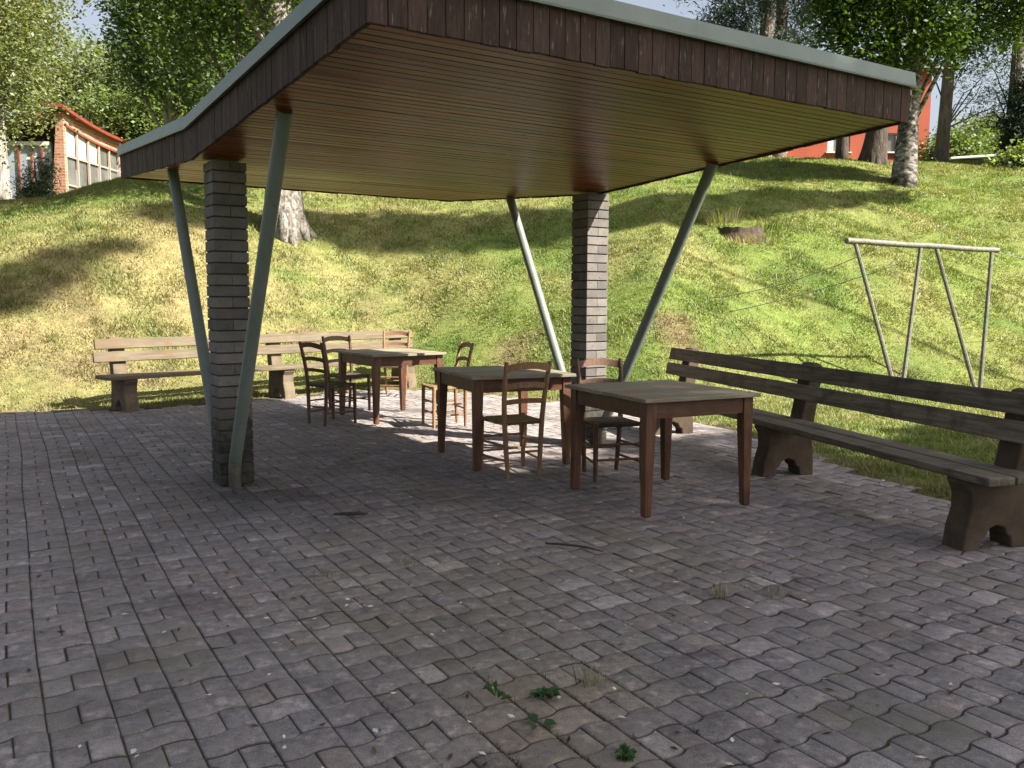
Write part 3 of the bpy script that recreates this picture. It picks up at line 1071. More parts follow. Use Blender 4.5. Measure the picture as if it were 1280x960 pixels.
# ------------------------------------------------------------------ clothesline
def gz(x, y): return float(hz(np.array([x]), np.array([y]))[0])
cf = thing('clothesline_frame', 'weathered clothesline frame of two V shaped pole pairs under a cross bar on the grass', 'clothesline', (5.83, 13.0, 0), 0)
def rel(p): return Vector(p) - Vector((5.83, 13.0, 0))
bl, br_ = Vector((4.72, 12.45, 2.24)), Vector((7.42, 13.45, 2.17))
mb = MB()
pts = [rel(bl.lerp(br_, k / 8)) + Vector((0, 0, .005 * math.sin(k * 1.7))) for k in range(9)]
mb.tube(pts, [.044, .041, .043, .040, .042, .040, .041, .038, .039], 10)
mb.build('cross_bar', M['pole'], cf, smooth=True, auto=True)
for f_, tt in (((5.62, 12.55), (.055, .47)), ((7.12, 13.22), (.575, .955))):
    for t_ in tt:
        mb = MB()
        top = bl.lerp(br_, t_) + Vector((0, 0, -.035))
        ft = Vector((f_[0] + (-.02 if t_ == tt[0] else .02), f_[1], gz(*f_) - .05))
        mb.tube([rel(ft), rel(ft.lerp(top, .5)), rel(top)], [.034, .030, .028], 8)
        mb.build('pole', M['pole'], cf, smooth=True, auto=True)
def cord(a, b, sag, label):
    a, b = rel(a), rel(b)
    mb = MB()
    mb.tube([a.lerp(b, k / 14) - Vector((0, 0, sag * 4 * (k / 14) * (1 - k / 14))) for k in range(15)], .0065, 5)
    mb.build('cord', M['cord'], cf, smooth=True)
cord((5.35, 12.75, 2.19), (3.30, 14.6, gz(3.3, 14.6) + .03), .12, 'sagging cord from the cross bar down to the grass on the left, upper of two')
cord((5.75, 13.05, 1.95), (3.55, 14.3, gz(3.55, 14.3) + .03), .05, 'cord from the first pole pair down to the grass on the left, lower of two')
cord((7.55, 13.90, 2.18), (14.0, 16.5, 2.0 + .2), .25, 'cord leading off to the right from the end of the cross bar')

# ------------------------------------------------------------------ stump and small plants
def lathe_stump():
    x, y = 4.62, 17.92
    z = gz(x, y)
    t = thing('tree_stump', 'low rotten tree stump among dry grass on the slope', 'stump', (x, y, z - .10))
    mb = MB()
    n = 20
    rings = []
    rr = random.Random(3)
    jag = [rr.uniform(-.03, .04) for _ in range(n)]
    for k, (r_, zz) in enumerate(((.66, -.45), (.50, -.10), (.45, .02), (.43, .12), (.33, .09), (.02, .05))):
        rings.append([Vector((math.cos(2 * math.pi * i / n) * r_ * (1 + jag[i] * 1.6), math.sin(2 * math.pi * i / n) * r_ * (1 + jag[i]), zz + (jag[i] if 3 <= k < 5 else 0))) for i in range(n)])
    vs = [p for r_ in rings for p in r_]
    fs = [(k * n + i, k * n + (i + 1) % n, (k + 1) * n + (i + 1) % n, (k + 1) * n + i) for k in range(len(rings) - 1) for i in range(n)]
    mb.add(vs, fs)
    mb.build('stump_wood', M['stump'], t)
lathe_stump()

def grass_tuft(name, x, y, label, n, h0, h1, rad, cols, cat='grass tuft', group=None, wd=.004):
    rr = np.random.default_rng(int(abs(x * 1000 + y * 77)) + 1)
    z = gz(x, y) if not in_poly(np.array([x]), np.array([y]), PATIO)[0] else -.012
    V, F_, C = [], [], []
    for i in range(n):
        a = rr.uniform(0, 2 * math.pi); r_ = rad * math.sqrt(rr.random())
        bx, by = math.cos(a) * r_, math.sin(a) * r_
        h = rr.uniform(h0, h1)
        la = a + rr.normal(0, .6); ln = h * rr.uniform(.2, .9)
        s_ = la + math.pi / 2
        dx, dy = math.cos(s_) * wd, math.sin(s_) * wd
        mx, my = bx + math.cos(la) * ln * .4, by + math.sin(la) * ln * .4
        tx, ty = bx + math.cos(la) * ln, by + math.sin(la) * ln
        b = len(V)
        V += [(x + bx - dx, y + by - dy, z), (x + bx + dx, y + by + dy, z), (x + mx + dx * .8, y + my + dy * .8, z + h * .6), (x + mx - dx * .8, y + my - dy * .8, z + h * .6), (x + tx, y + ty, z + h), (x + tx + dx * .1, y + ty + dy * .1, z + h)]
        F_ += [(b, b + 1, b + 2, b + 3), (b + 3, b + 2, b + 5, b + 4)]
        c = np.array(cols[rr.integers(len(cols))]) * rr.uniform(.7, 1.3)
        C += [tuple(c)] * 6
    o = np_mesh(name, np.array(V), np.array(F_), np.array(C), M['grass'])
    return tag(o, label, cat, group)
DRYC = [(.25, .22, .14), (.21, .18, .11), (.30, .27, .18)]
GRC = [(.09, .15, .03), (.12, .18, .04), (.06, .11, .02)]
grass_tuft('grass_tuft', 4.30, 18.1, 'tall dry grass tuft left of the rotten stump', 150, .12, .42, .4, DRYC + GRC[:1], wd=.008)
grass_tuft('grass_tuft', 5.25, 18.2, 'green and straw grass tuft right of the rotten stump', 150, .10, .36, .45, DRYC[:2] + GRC, wd=.008)
grass_tuft('grass_tuft', 4.72, 17.35, 'short dry grass in front of the rotten stump', 170, .08, .24, .5, DRYC, wd=.007)

def weed(x, y, n, size, label, sp=0.6, cup=.5):
    rr = np.random.default_rng(int(abs(x * 991 + y * 313)))
    V, F_, C = [], [], []
    for i in range(n):
        a = 2 * math.pi * i / n + rr.normal(0, .35)
        l_ = size * rr.uniform(.6, 1.15); wd = l_ * sp * .5
        up = l_ * rr.uniform(.15, cup)
        st = size * rr.uniform(.05, .35)
        ca, sa = math.cos(a), math.sin(a)
        def P(r_, s_, z): return (x + ca * r_ - sa * s_, y + sa * r_ + ca * s_, z - .008)
        b = len(V)
        V += [P(st, 0, .006 + up * .3), P(st + l_ * .35, wd, up * .8 + .012), P(st + l_ * .35, 0, up * .65), P(st + l_ * .35, -wd, up * .8 + .012), P(st + l_ * .75, wd * .7, up + .01), P(st + l_ * .75, 0, up * .9), P(st + l_ * .75, -wd * .7, up + .01), P(st + l_, 0, up * .8)]
        F_ += [(b, b + 2, b + 1, b + 1), (b, b + 3, b + 2, b + 2), (b + 1, b + 2, b + 5, b + 4), (b + 2, b + 3, b + 6, b + 5), (b + 4, b + 5, b + 7, b + 7), (b + 5, b + 6, b + 7, b + 7)]
        c = np.array((.042, .098, .034)) * rr.uniform(.7, 1.35)
        C += [tuple(c)] * 8
    me = bpy.data.meshes.new('weed')
    F2 = [tuple(dict.fromkeys(f)) for f in F_]
    me.from_pydata(V, [], F2)
    at = me.color_attributes.new('col', 'FLOAT_COLOR', 'POINT')
    at.data.foreach_set('color', np.concatenate([np.array(C), np.ones((len(C), 1))], 1).ravel())
    me.materials.append(M['leaf'])
    o = bpy.data.objects.new('weed', me); COL.objects.link(o)
    return tag(o, label, 'weed', 'weeds in the paving joints')
weed(.125, 3.02, 24, .045, 'bushy green weed of many small leaves in the joint of the near paving', .55)
weed(.098, 2.79, 3, .055, 'weed of a few broad leaves, below the bushy weed', .95, .7)
weed(.36, 2.60, 13, .038, 'small leafy weed nearest the bottom edge of the patio', .6)
weed(-.05, 2.97, 4, .055, 'upright narrow weed left of the bushy weed', .4, 1.3)
def patio_tuft(x, y, label, n=38, h=.09):
    grass_tuft('grass_tuft', x, y, label, n, h * .3, h, .06, DRYC + GRC[:1], 'grass tuft', 'grass tufts in the paving joints', .0022)
patio_tuft(.30, 3.14, 'dry yellow grass tuft right of the bushy weed', 24, .12)
patio_tuft(1.02, 4.10, 'withered grass tuft in the paving in front of the nearest table', 46, .07)
patio_tuft(1.30, 4.13, 'low grass tuft in the paving near the dark bench', 30, .05)
patio_tuft(-.55, 4.6, 'mossy grass tuft in the middle of the paving', 40, .035)
patio_tuft(-.98, 4.4, 'small green tuft in the paving in front of the near brick pillar', 40, .035)
mb = MB()
mb.tube([(.20, 4.95, .004), (.30, 4.90, .014), (.42, 4.87, .008), (.52, 4.80, .002)], [.006, .008, .007, .004], 6)
tag(mb.build('twig', M['twig'], None, smooth=True), 'dark bent twig lying on the paving in front of the middle table', 'twig')
mb = MB()
mb.tube([(-1.17, 5.62, .004), (-1.05, 5.60, .012), (-.95, 5.64, .004)], [.006, .012, .004], 6)
mb.tube([(-1.06, 5.60, .010), (-1.02, 5.55, .004)], [.007, .003], 6)
tag(mb.build('twig', M['twig'], None, smooth=True), 'short dark twig lying on the paving right of the near brick pillar', 'twig')
def litter():
    rr = np.random.default_rng(23)
    V, F_ = [], []
    for i in range(150):
        y = 2.4 + rr.random() ** 1.3 * 7
        x = rr.uniform(-.55, .55) * y
        if not in_poly(np.array([x]), np.array([y]), PATIO)[0]: continue
        s_ = rr.uniform(.005, .013); a = rr.uniform(0, 6.28)
        b = len(V)
        for k in range(4):
            q = a + k * math.pi / 2
            r_ = s_ * (1.5 if k % 2 == 0 else .8)
            V.append((x + math.cos(q) * r_, y + math.sin(q) * r_, .006 + rr.uniform(0, .006)))
        F_.append((b, b + 1, b + 2, b + 3))
    o = np_mesh('petal_litter', np.array(V), np.array(F_), None, M['petal'])
    tag(o, 'pale petals and leaf crumbs scattered over the paving', 'litter', kind='stuff')
litter()
def leaf_crumbs():
    rr = np.random.default_rng(29)
    V, F_, C = [], [], []
    for i in range(420):
        y = 2.3 + rr.random() ** 1.2 * 9
        x = rr.uniform(-.6, .6) * y
        if not in_poly(np.array([x]), np.array([y]), PATIO)[0]: continue
        s_ = rr.uniform(.004, .016); a = rr.uniform(0, 6.28)
        zb = 0.010 * (math.sin(x * .9 + .4) * math.sin(y * .8)) - .006
        b = len(V)
        for k in range(4):
            q = a + k * math.pi / 2
            r_ = s_ * (1.6 if k % 2 == 0 else .5)
            V.append((x + math.cos(q) * r_, y + math.sin(q) * r_, zb + rr.uniform(0, .008)))
        F_.append((b, b + 1, b + 2, b + 3))
        c = np.array(((.10, .065, .035), (.06, .045, .03), (.16, .12, .06))[rr.integers(3)]) * rr.uniform(.6, 1.3)
        C += [tuple(c)] * 4
    o = np_mesh('dry_leaf_litter', np.array(V), np.array(F_), np.array(C), M['leaf'])
    tag(o, 'brown dry leaf crumbs scattered in the joints of the paving', 'litter', kind='stuff')
leaf_crumbs()
def joint_moss():
    rr = np.random.default_rng(41)
    W = .205
    V, F_, C = [], [], []
    spots = [(-.35, 4.1, .75, 420), (.15, 3.05, .5, 360), (.06, 2.6, .3, 260), (.85, 4.3, .5, 200), (-.9, 5.1, .5, 160), (-2.0, 6.15, .5, 160), (1.6, 4.6, .8, 120)]
    for cx_, cy_, r_, n in spots:
        for _ in range(n):
            x0, y0 = cx_ + rr.normal(0, r_ * .6), cy_ + rr.normal(0, r_ * .6)
            a = x0 * W_AX[0] + y0 * W_AX[1]; b_ = x0 * C_AX[0] + y0 * C_AX[1]
            a = round((a - .088) / W) * W + .088 + rr.normal(0, .004)
            wx = a + 0.020 * math.sin(b_ * .55 + .8) + .006 * math.sin(b_ * 1.9 + a * .7)
            wc = b_ + .014 * math.sin(a * .8)
            x = W_AX[0] * wx + C_AX[0] * wc; y = W_AX[1] * wx + C_AX[1] * wc
            z = 0.010 * (math.sin(x * .9 + .4) * math.sin(y * .8)) - .018
            h = rr.uniform(.008, .020) * (2.0 if rr.random() < .06 else 1)
            an = rr.uniform(0, 6.28); wd = rr.uniform(.0015, .0035); ln = h * rr.uniform(.3, 1.1)
            b = len(V)
            V += [(x - math.sin(an) * wd, y + math.cos(an) * wd, z), (x + math.sin(an) * wd, y - math.cos(an) * wd, z), (x + math.cos(an) * ln, y + math.sin(an) * ln, z + h + .004)]
            F_.append((b, b + 1, b + 2))
            c = np.array(((.07, .085, .025), (.09, .075, .035), (.045, .07, .02), (.13, .10, .05))[rr.integers(4)]) * rr.uniform(.7, 1.3)
            C += [tuple(c)] * 3
    o = np_mesh('joint_moss', np.array(V), np.array(F_), np.array(C), M['grass'])
    tag(o, 'moss and fine grass growing in the joints of the near paving', 'moss', kind='stuff')
joint_moss()

# ------------------------------------------------------------------ trees
def leaves(blobs, n, size, col, clump=.35, nclump=None, droop=0.0, aspect=.62, var=.35, shell=.45, up=.5, rng=None):
    """blobs: (cx,cy,cz,rx,ry,rz[,weight]); returns V,F,C of leaf quads gathered in clumps"""
    rng = rng or RNG
    B = np.array([b[:6] for b in blobs], float)
    wts = np.array([(b[6] if len(b) > 6 else 1.0) * (b[3] * b[4] * b[5]) ** (2 / 3) for b in blobs])
    wts /= wts.sum()
    nclump = nclump or max(8, n // 26)
    bi = rng.choice(len(B), nclump, p=wts)
    d = rng.normal(size=(nclump, 3)); d /= np.linalg.norm(d, axis=1)[:, None]
    r = rng.random(nclump) ** shell
    cc = B[bi, :3] + d * B[bi, 3:6] * r[:, None]
    csz = rng.uniform(.5, 1.4, nclump) * clump
    cb = rng.uniform(1 - var, 1 + var, nclump)
    li = rng.integers(0, nclump, n)
    off = rng.normal(size=(n, 3)) * csz[li][:, None] * np.array((1, 1, .6))
    p = cc[li] + off
    if droop:
        k = rng.random(n) ** 1.5 * droop * cb[li]
        p[:, 2] -= k
        p[:, :2] -= off[:, :2] * (k / droop * .5)[:, None]
    nr = rng.normal(size=(n, 3)); nr[:, 2] = np.abs(nr[:, 2]) + up
    nr /= np.linalg.norm(nr, axis=1)[:, None]
    t = rng.normal(size=(n, 3)); t -= nr * (t * nr).sum(1)[:, None]; t /= np.linalg.norm(t, axis=1)[:, None]
    b = np.cross(nr, t)
    s_ = size * rng.uniform(.6, 1.3, n)[:, None]
    V = np.stack([p - t * s_ * .5, p + b * s_ * aspect * .5, p + t * s_ * .5, p - b * s_ * aspect * .5], 1).reshape(-1, 3)
    F_ = np.arange(4 * n).reshape(-1, 4)
    c = np.array(col)[None] * (cb[li] * rng.uniform(.8, 1.22, n))[:, None]
    yel = rng.random(n) < .03
    c[yel] = c[yel] * np.array((1.4, 1.2, .9))
    return V, F_, np.repeat(c, 4, 0)

def trunk_mesh(mb, base, top, r0, r1, bend=.15, flare=1.5, rng=None, n=12):
    rng = rng or random
    base, top = Vector(base), Vector(top)
    pts, rad = [], []
    K = 9
    ph = rng.uniform(0, 6)
    for k in range(K + 1):
        t = k / K
        p = base.lerp(top, t) + Vector((math.sin(t * 4 + ph), math.cos(t * 3.3 + ph), 0)) * bend * t * (1 - t * .4)
        pts.append(p)
        rad.append(r0 + (r1 - r0) * t + (r0 * (flare - 1)) * max(0, 1 - t * 9) ** 1.5)
    pts.insert(1, pts[0].lerp(pts[1], .22)); rad.insert(1, r0 * (1 + (flare - 1) * .45))
    pts.insert(2, pts[0].lerp(pts[2], .5)); rad.insert(2, r0 * (1 + (flare - 1) * .12))
    pts[0] = pts[0] - Vector((0, 0, .25 + r0 * 1.3))
    mb.tube(pts, rad, n)
    if r0 > .3:                                  # root flare
        m = rng.randint(8, 9)
        for k in range(m):
            a = 2 * math.pi * k / m + rng.uniform(-.4, .4)
            d = Vector((math.cos(a), math.sin(a), 0))
            ln = r0 * rng.uniform(1.3, 1.8)
            mb.tube([base + d * r0 * .55 + Vector((0, 0, r0 * 1.9)), base + d * r0 * .85 + Vector((0, 0, r0 * .75)), base + d * r0 * 1.1 + Vector((0, 0, r0 * .05 - d.y * -.25 * r0)), base + d * ln + Vector((0, 0, -.25 + d.y * .5 * ln))],
                    [r0 * .25, r0 * .36, r0 * .34, r0 * .18], 10)
    return pts, rad

TREE_GROUP = 'trees round the slope'
def tree(name, label, x, y, height, r0, blobs, nleaf, size, col, bark='bark', leafm='leaf', lean=(0, 0), droop=0.0, clump=.35, limbs=9, base_z=None, flare=1.5, cat='tree', var=.35, aspect=.62, seed=1, group=None, twin=None, up=.5, shell=.45, top_r=.25, limb_k=.26):
    rng = np.random.default_rng(seed); rr = random.Random(seed)
    z = gz(x, y) if base_z is None else base_z
    root = thing(name, label, cat, (x, y, z), 0, group)
    mb = MB()
    pts, rad = trunk_mesh(mb, (0, 0, 0), (lean[0], lean[1], height), r0, r0 * top_r, .15, flare, rr)
    if twin:
        trunk_mesh(mb, (twin[0], twin[1], 0), (twin[2], twin[3], height * .9), r0 * .75, r0 * .15, .12, flare, rr)
    bl = [(b[0] - x, b[1] - y, b[2] - z) + tuple(b[3:]) for b in blobs]
    for i in range(limbs):
        b = bl[i % len(bl)]
        tgt = Vector((b[0] + rr.uniform(-.6, .6) * b[3], b[1] + rr.uniform(-.6, .6) * b[4], b[2] + rr.uniform(-.2, .6) * b[5]))
        f = min(max((tgt.z - rr.uniform(.8, 2.4)) / height, .25), .95)
        k = f * (len(pts) - 1)
        i0 = int(k)
        st = pts[i0].lerp(pts[min(i0 + 1, len(pts) - 1)], k - i0)
        mid = st.lerp(tgt, .5) + Vector((rr.uniform(-.3, .3), rr.uniform(-.3, .3), rr.uniform(.0, .5)))
        ra = max(rad[i0] * limb_k, .015)
        mb.tube([st, st.lerp(mid, .5), mid, mid.lerp(tgt, .5), tgt], [ra, ra * .8, ra * .6, ra * .4, ra * .15], 6)
    mb.build('trunk', M[bark], root, smooth=True)
    V, F_, C = leaves(bl, nleaf, size, col, clump, None, droop, aspect, var, shell, up, rng)
    np_mesh('crown', V, F_, C, M[leafm], root)
    return root

PALE = (.150, .180, .085); MID = (.068, .115, .030); DARK = (.040, .078, .026); BLUE = (.060, .092, .062); YEL = (.12, .16, .03)
def at(px, D): return (px - 640) / 1088.0 * D
def zz(py, D): return 1.43 + (371 - py) / 1088.0 * D

def bl(px, py, D, r, rz=None, dy=None, w_=1.0):
    return (at(px, D), D, zz(py, D), r, dy or r, rz or r, w_)

# --- left side
tree('birch_tree', 'pale leaved birch at the left edge, white trunk low on the slope', -8.78, 14.7, 10.5, .15,
     [(-8.7, 15.0, 5.6, 1.2, 1.3, 1.0), (-9.3, 15.2, 7.2, 2.0, 1.8, 1.6), (-9.0, 14.6, 8.6, 1.2, 1.4, 1.7), (-9.5, 14.6, 10.4, 1.8, 1.8, 1.8)],
     80000, .068, PALE, 'birch', droop=1.0, clump=.22, limbs=14, lean=(-.3, .2), seed=11, group=TREE_GROUP)
tree('birch_tree', 'pale trunked birch standing against the brick building with the curved roof', at(12, 33), 33.0, 9.5, .34,
     [bl(10, 60, 33, 2.0, 2.2), bl(-30, 10, 33, 2.6, 3), bl(40, -10, 33, 1.6, 2.2), bl(-20, 110, 33, 1.8, 1.2)], 26000, .17, PALE, 'greybark', droop=1.0, seed=12, group=TREE_GROUP, flare=1.3)
tree('tree', 'hazy pale green tree behind the brick building, under the gap of sky', at(118, 47), 47.0, 7.5, .3,
     [bl(112, 105, 47, 2.0, 2.0), bl(142, 130, 46, 1.8, 2.2), bl(88, 150, 47, 2.2, 2), bl(128, 170, 46, 2.4, 1.8)], 24000, .20, (.15, .19, .105), 'greybark', seed=13, group=TREE_GROUP)  # distance haze is mixed into this pale leaf colour
tree('tree', 'tall dark tree behind the left end of the shelter roof', at(222, 28), 28.0, 13, .24,
     [bl(205, 30, 28, 1.5, 2.0), bl(255, 70, 27, 1.5, 1.7), bl(235, -30, 28, 2.0, 2.2), bl(182, 75, 28, .9, 1.4), bl(240, 110, 28, 1.2, 1.0), bl(178, 5, 28, .8, 1.2)], 22000, .15, (.078, .118, .055), 'greybark', droop=.5, seed=14, group=TREE_GROUP, flare=1.2)
tree('tree', 'light green bushy tree low behind the left roof corner', at(178, 40), 40.0, 6, .2,
     [bl(165, 150, 40, 1.5, 1.3), bl(200, 158, 40, 1.6, 1.3), bl(180, 172, 40, 1.6, 1.2)], 14000, .18, (.11, .155, .06), seed=15, group=TREE_GROUP)
tree('tree', 'large old tree with thick pale trunk on the slope behind the near pillar', -4.66, 18.0, 13, .36,
     [(-5.6, 17.6, 8.4, 2.2, 2.2, 1.7), (-3.9, 18.4, 8.8, 2.2, 2.2, 1.8), (-5.0, 18.0, 11.2, 2.9, 2.9, 2.2), (-7.0, 18.0, 9.8, 1.7, 1.9, 1.7), (-2.5, 18.6, 11.0, 1.9, 2, 2), (-6.4, 18.2, 7.2, 1.2, 1.3, .9)], 44000, .12, (.060, .100, .028), 'oldbark', droop=.7, seed=16, flare=1.3, limbs=14, group=TREE_GROUP)
for i, (px, py, D, r_, lab, c) in enumerate((
        (225, 95, 52, 4.0, 'far tree filling the gap left of the tall dark tree', (.085, .125, .065)),
        (290, 100, 50, 4.5, 'far tree behind the crown of the large old tree', (.07, .105, .05)),
        (330, 40, 46, 4.5, 'far tall tree behind the steep left edge of the shelter roof', (.05, .085, .030)),
        (180, 140, 56, 2.6, 'far dark tree just right of the sky gap', (.085, .125, .07)))):
    tree('tree', lab, at(px, D), float(D), 12, .3, [bl(px, py, D, r_, r_ * .8), bl(px + 20, py - 45, D, r_ * .7, r_ * .7), bl(px - 15, py + 45, D, r_ * .9, r_ * .6)], 17000, .24, c, seed=30 + i, group=TREE_GROUP)
tree('conifer', 'small dark green conifer at the corner of the brick building', at(58, 31.5), 31.5, 2.4, .07,
     [(at(58, 31.5), 31.5, gz(at(58, 31.5), 31.5) + .7, .95, .8, .8), (at(54, 31.5), 31.5, gz(at(58, 31.5), 31.5) + 1.4, .65, .6, .7), (at(66, 31.5), 31.5, gz(at(58, 31.5), 31.5) + 2.0, .35, .35, .5)], 9000, .11, (.035, .07, .03), leafm='needle', aspect=.35, seed=18, limbs=4, clump=.16)

# --- right side
tree('birch_tree', 'large birch with black and white trunk right of the shelter roof', 10.22, 23.2, 13, .27,
     [(10.2, 22.6, 10.6, 2.6, 2.2, 1.9), (12.4, 23.0, 10.6, 2.0, 2.0, 1.4), (8.9, 22.2, 9.7, 1.3, 1.5, 1.2), (10.0, 23.2, 13.0, 3.2, 3.0, 2.4), (13.6, 23.2, 11.2, 1.6, 1.8, 1.5), bl(1035, 35, 22, .75, .7), bl(1085, 55, 22, .7, .5), bl(1180, 40, 23, .9, .5), bl(1240, 20, 23, 1.0, .6), bl(1140, 30, 22, .9, .7), bl(1040, 0, 22, 1.0, .8), bl(1060, 62, 22, .6, .4), bl(1105, 70, 22, .5, .35)],
     70000, .13, (.040, .076, .016), 'birch', droop=.75, clump=.26, limbs=14, seed=21, flare=1.35, lean=(.35, 0), group=TREE_GROUP)
tree('tree', 'leaning thick dark trunk in front of the red building', at(1080, 28), 28.0, 12, .33,
     [(at(1080, 28) + 1.0, 28, 13.5, 2.6, 2.4, 2.0), (at(1080, 28) + 2.2, 28, 16, 2.6, 2.6, 2)], 12000, .16, DARK, 'bark', lean=(1.4, 0), seed=22, group=TREE_GROUP)
tree('tree', 'slim dark trunk left of the leaning trunk, before the red building', at(1042, 29), 29.0, 12, .17,
     [(at(1042, 29), 29, 14.0, 2.0, 2.0, 2.0), (at(1030, 29), 29, 16, 2, 2, 1.6)], 9000, .16, DARK, 'bark', lean=(.3, 0), seed=23, group=TREE_GROUP)
def pine(label, x, y, height, r0, blobs, n, seed, lean=(0, 0), size=.20, col=BLUE):
    return tree('pine_tree', label, x, y, height, r0, blobs, n, size, col, 'pinebark', 'needle', lean=lean, clump=.26, limbs=len(blobs) + 3, seed=seed, aspect=.22, var=.45, group=TREE_GROUP, flare=1.2, up=.2, top_r=.45, limb_k=.14)
pine('pine with forked grey trunk beside the red building corner', at(1164, 33), 33.0, 12, .24,
     [bl(1200, 110, 33, .9, .8), bl(1215, 140, 33, .9, .6), bl(1185, 85, 33, 1.0, .8), bl(1150, 60, 33, 1.4, 1.0), bl(1225, 95, 33, .7, .5), bl(1170, 20, 33, 2.2, 1.4)], 6000, 24, (.55, 0), .16)
pine('pine with straight bare trunk near the right edge', at(1246, 32), 32.0, 13, .23,
     [bl(1228, 120, 32, .8, .5), bl(1222, 150, 32, .7, .35), bl(1258, 95, 32, 1.0, .8), bl(1240, 60, 32, 1.6, 1.1), bl(1265, 20, 32, 2.0, 1.4)], 5200, 25, (.35, 0), .16)
pine('left pine of the twin pines rising behind the shelter roof', at(945, 40), 40.0, 14, .42,
     [bl(905, 28, 40, 1.3, .9), bl(880, 42, 40, .9, .5), bl(930, 5, 40, 1.8, 1.2), bl(958, 60, 40, .8, .6), bl(920, 50, 40, .9, .5), bl(940, -40, 40, 2.4, 1.6), bl(850, -2, 40, .9, .5)], 15000, 26, (.1, 0), .24, (.036, .058, .05))
pine('right pine of the twin pines rising behind the shelter roof', at(965, 41), 41.0, 14, .36,
     [bl(990, 60, 41, .9, .7), bl(1000, 20, 41, 1.3, 1.0), bl(975, 40, 41, .9, .6), bl(985, -10, 41, 1.8, 1.3), bl(960, -50, 41, 2.2, 1.5)], 13000, 27, (-.1, 0), .24, (.036, .058, .05))
tree('conifer', 'dense dark conifer at the right edge of the lawn', at(1285, 31), 31.0, 5.5, .2,
     [bl(1272, 190, 31, 1.15, .8), bl(1270, 160, 31, 1.1, .9), bl(1274, 130, 31, .95, .8), bl(1280, 105, 31, .7, .6)], 20000, .14, (.022, .040, .030), leafm='needle', aspect=.3, seed=28, limbs=3, clump=.18)
for i, (px, py, D, r_, lab, c) in enumerate((
        (1195, 182, 44, 1.5, 'light green bush behind the low pale shed roof', (.115, .165, .07)),
        (1225, 176, 46, 1.6, 'rounded light green bush between the two right pines', (.105, .155, .065)),
        (1180, 190, 42, 1.1, 'low bush beside the forked pine', (.095, .14, .05)),
        (1278, 203, 29, .5, 'bright green bush at the right edge before the dark conifer', (.14, .19, .06)))):
    x_ = at(px, D)
    tree('bush', lab, x_, float(D), max(.6, zz(py, D) - gz(x_, D) + .2), .06, [bl(px, py, D, r_, r_ * .8), bl(px - 10, py + 8, D, r_ * .8, r_ * .6), bl(px + 9, py + 10, D, r_ * .8, r_ * .6)], 8000, .17, c, seed=40 + i, cat='bush', limbs=4, flare=1.1, group='bushes along the lawn edge')

# --- tall trees standing to the right of the patio, whose shade falls across it
AX = (.9135, -.4067); PX = (.4067, .9135)
def shade_tree(label, p, a, vs, r_, n, seed, col=MID, clump=.36):
    """p: across the sun, a: towards it, vs: heights of the shade blobs in the plane facing the sun"""
    blobs = []
    for (dp, v, rr_) in vs:
        z = (v + math.sin(SUN_EL) * a) / math.cos(SUN_EL)
        q = p + dp
        blobs.append((AX[0] * a + PX[0] * q, AX[1] * a + PX[1] * q, z, rr_, rr_, rr_))
    x, y = AX[0] * a + PX[0] * p, AX[1] * a + PX[1] * p
    top = max(b[2] for b in blobs)
    tree('tree', label, x, y, top, r_, blobs, n, .27, col, 'bark', seed=seed, limbs=10, clump=clump, group=TREE_GROUP, shell=.7, aspect=.8)
SHADE = [
    ('tall broadleaf tree off to the right of the dark bench', 5.15, 14.5, [(-.6, -1.6, 1.9), (-.7, .8, 2.0), (-.8, 3.2, 2.1), (-1.3, 5.6, 1.7), (-.1, 4.4, 1.1), (.15, -.6, 1.2), (-.2, 2.0, 1.5)]),
    ('tall broadleaf tree off to the right of the patio, second along', 2.0, 16.0, [(0, -1.5, 2.2), (0, 1.0, 2.3), (0, 3.6, 2.3), (0, 6.2, 2.2)]),
    ('tall broadleaf tree off to the right of the patio, third along', -1.0, 15.0, [(0, -1.8, 2.2), (0, .8, 2.3), (0, 3.4, 2.3), (0, 6.0, 2.2)]),
    ('tall broadleaf tree behind the viewer on the right', -4.0, 14.0, [(0, -2, 2.4), (0, .8, 2.4), (0, 3.6, 2.4), (0, 6.2, 2.2)]),
]
for i, (lab, p, a, vs) in enumerate(SHADE):
    shade_tree(lab, p, a, vs, .3, 17000, 60 + i)
def rel_blobs(p, L_): return [(b[0] - p, b[1], b[2]) for b in L_]
shade_tree('tall tree off to the right of the clothesline frame', 16.4, 12.0, rel_blobs(16.4, [(15.5, 10.3, .75), (16.0, 9.6, .8), (16.5, 8.7, .85), (17.0, 7.8, .85), (17.4, 6.9, .85), (13.0, 11.1, .45), (13.6, 11.2, .5)]), .075, 17000, 71, clump=.2)
shade_tree('tall tree off to the right at the top of the slope', 19.6, 12.0, rel_blobs(19.6, [(17.9, 6.1, .95), (18.6, 5.5, .85), (19.4, 5.1, .78), (20.3, 4.75, .7), (21.2, 4.35, .62), (22.2, 3.9, .52), (23.2, 3.45, .45), (24.1, 3.15, .35)]), .075, 17000, 72, clump=.17)
shade_tree('slender tree off to the right between the patio and the clothesline', 9.6, 17.0, rel_blobs(9.6, [(8.4, 9.7, .55), (9.1, 9.75, .5), (9.8, 10.05, .4), (10.5, 10.3, .33), (11.2, 10.45, .25), (7.8, 10.2, .8)]), .10, 6500, 73, clump=.15)
shade_tree('low spreading tree off to the right just beyond the end of the dark bench', 8.0, 12.0, rel_blobs(8.0, [(6.9, .2, .9), (6.9, 1.3, .75), (8.0, .9, .85), (7.9, -.3, .8), (9.0, .7, .6), (9.2, -.5, .7), (10.2, -.5, .45)]), .09, 4200, 74, clump=.22)

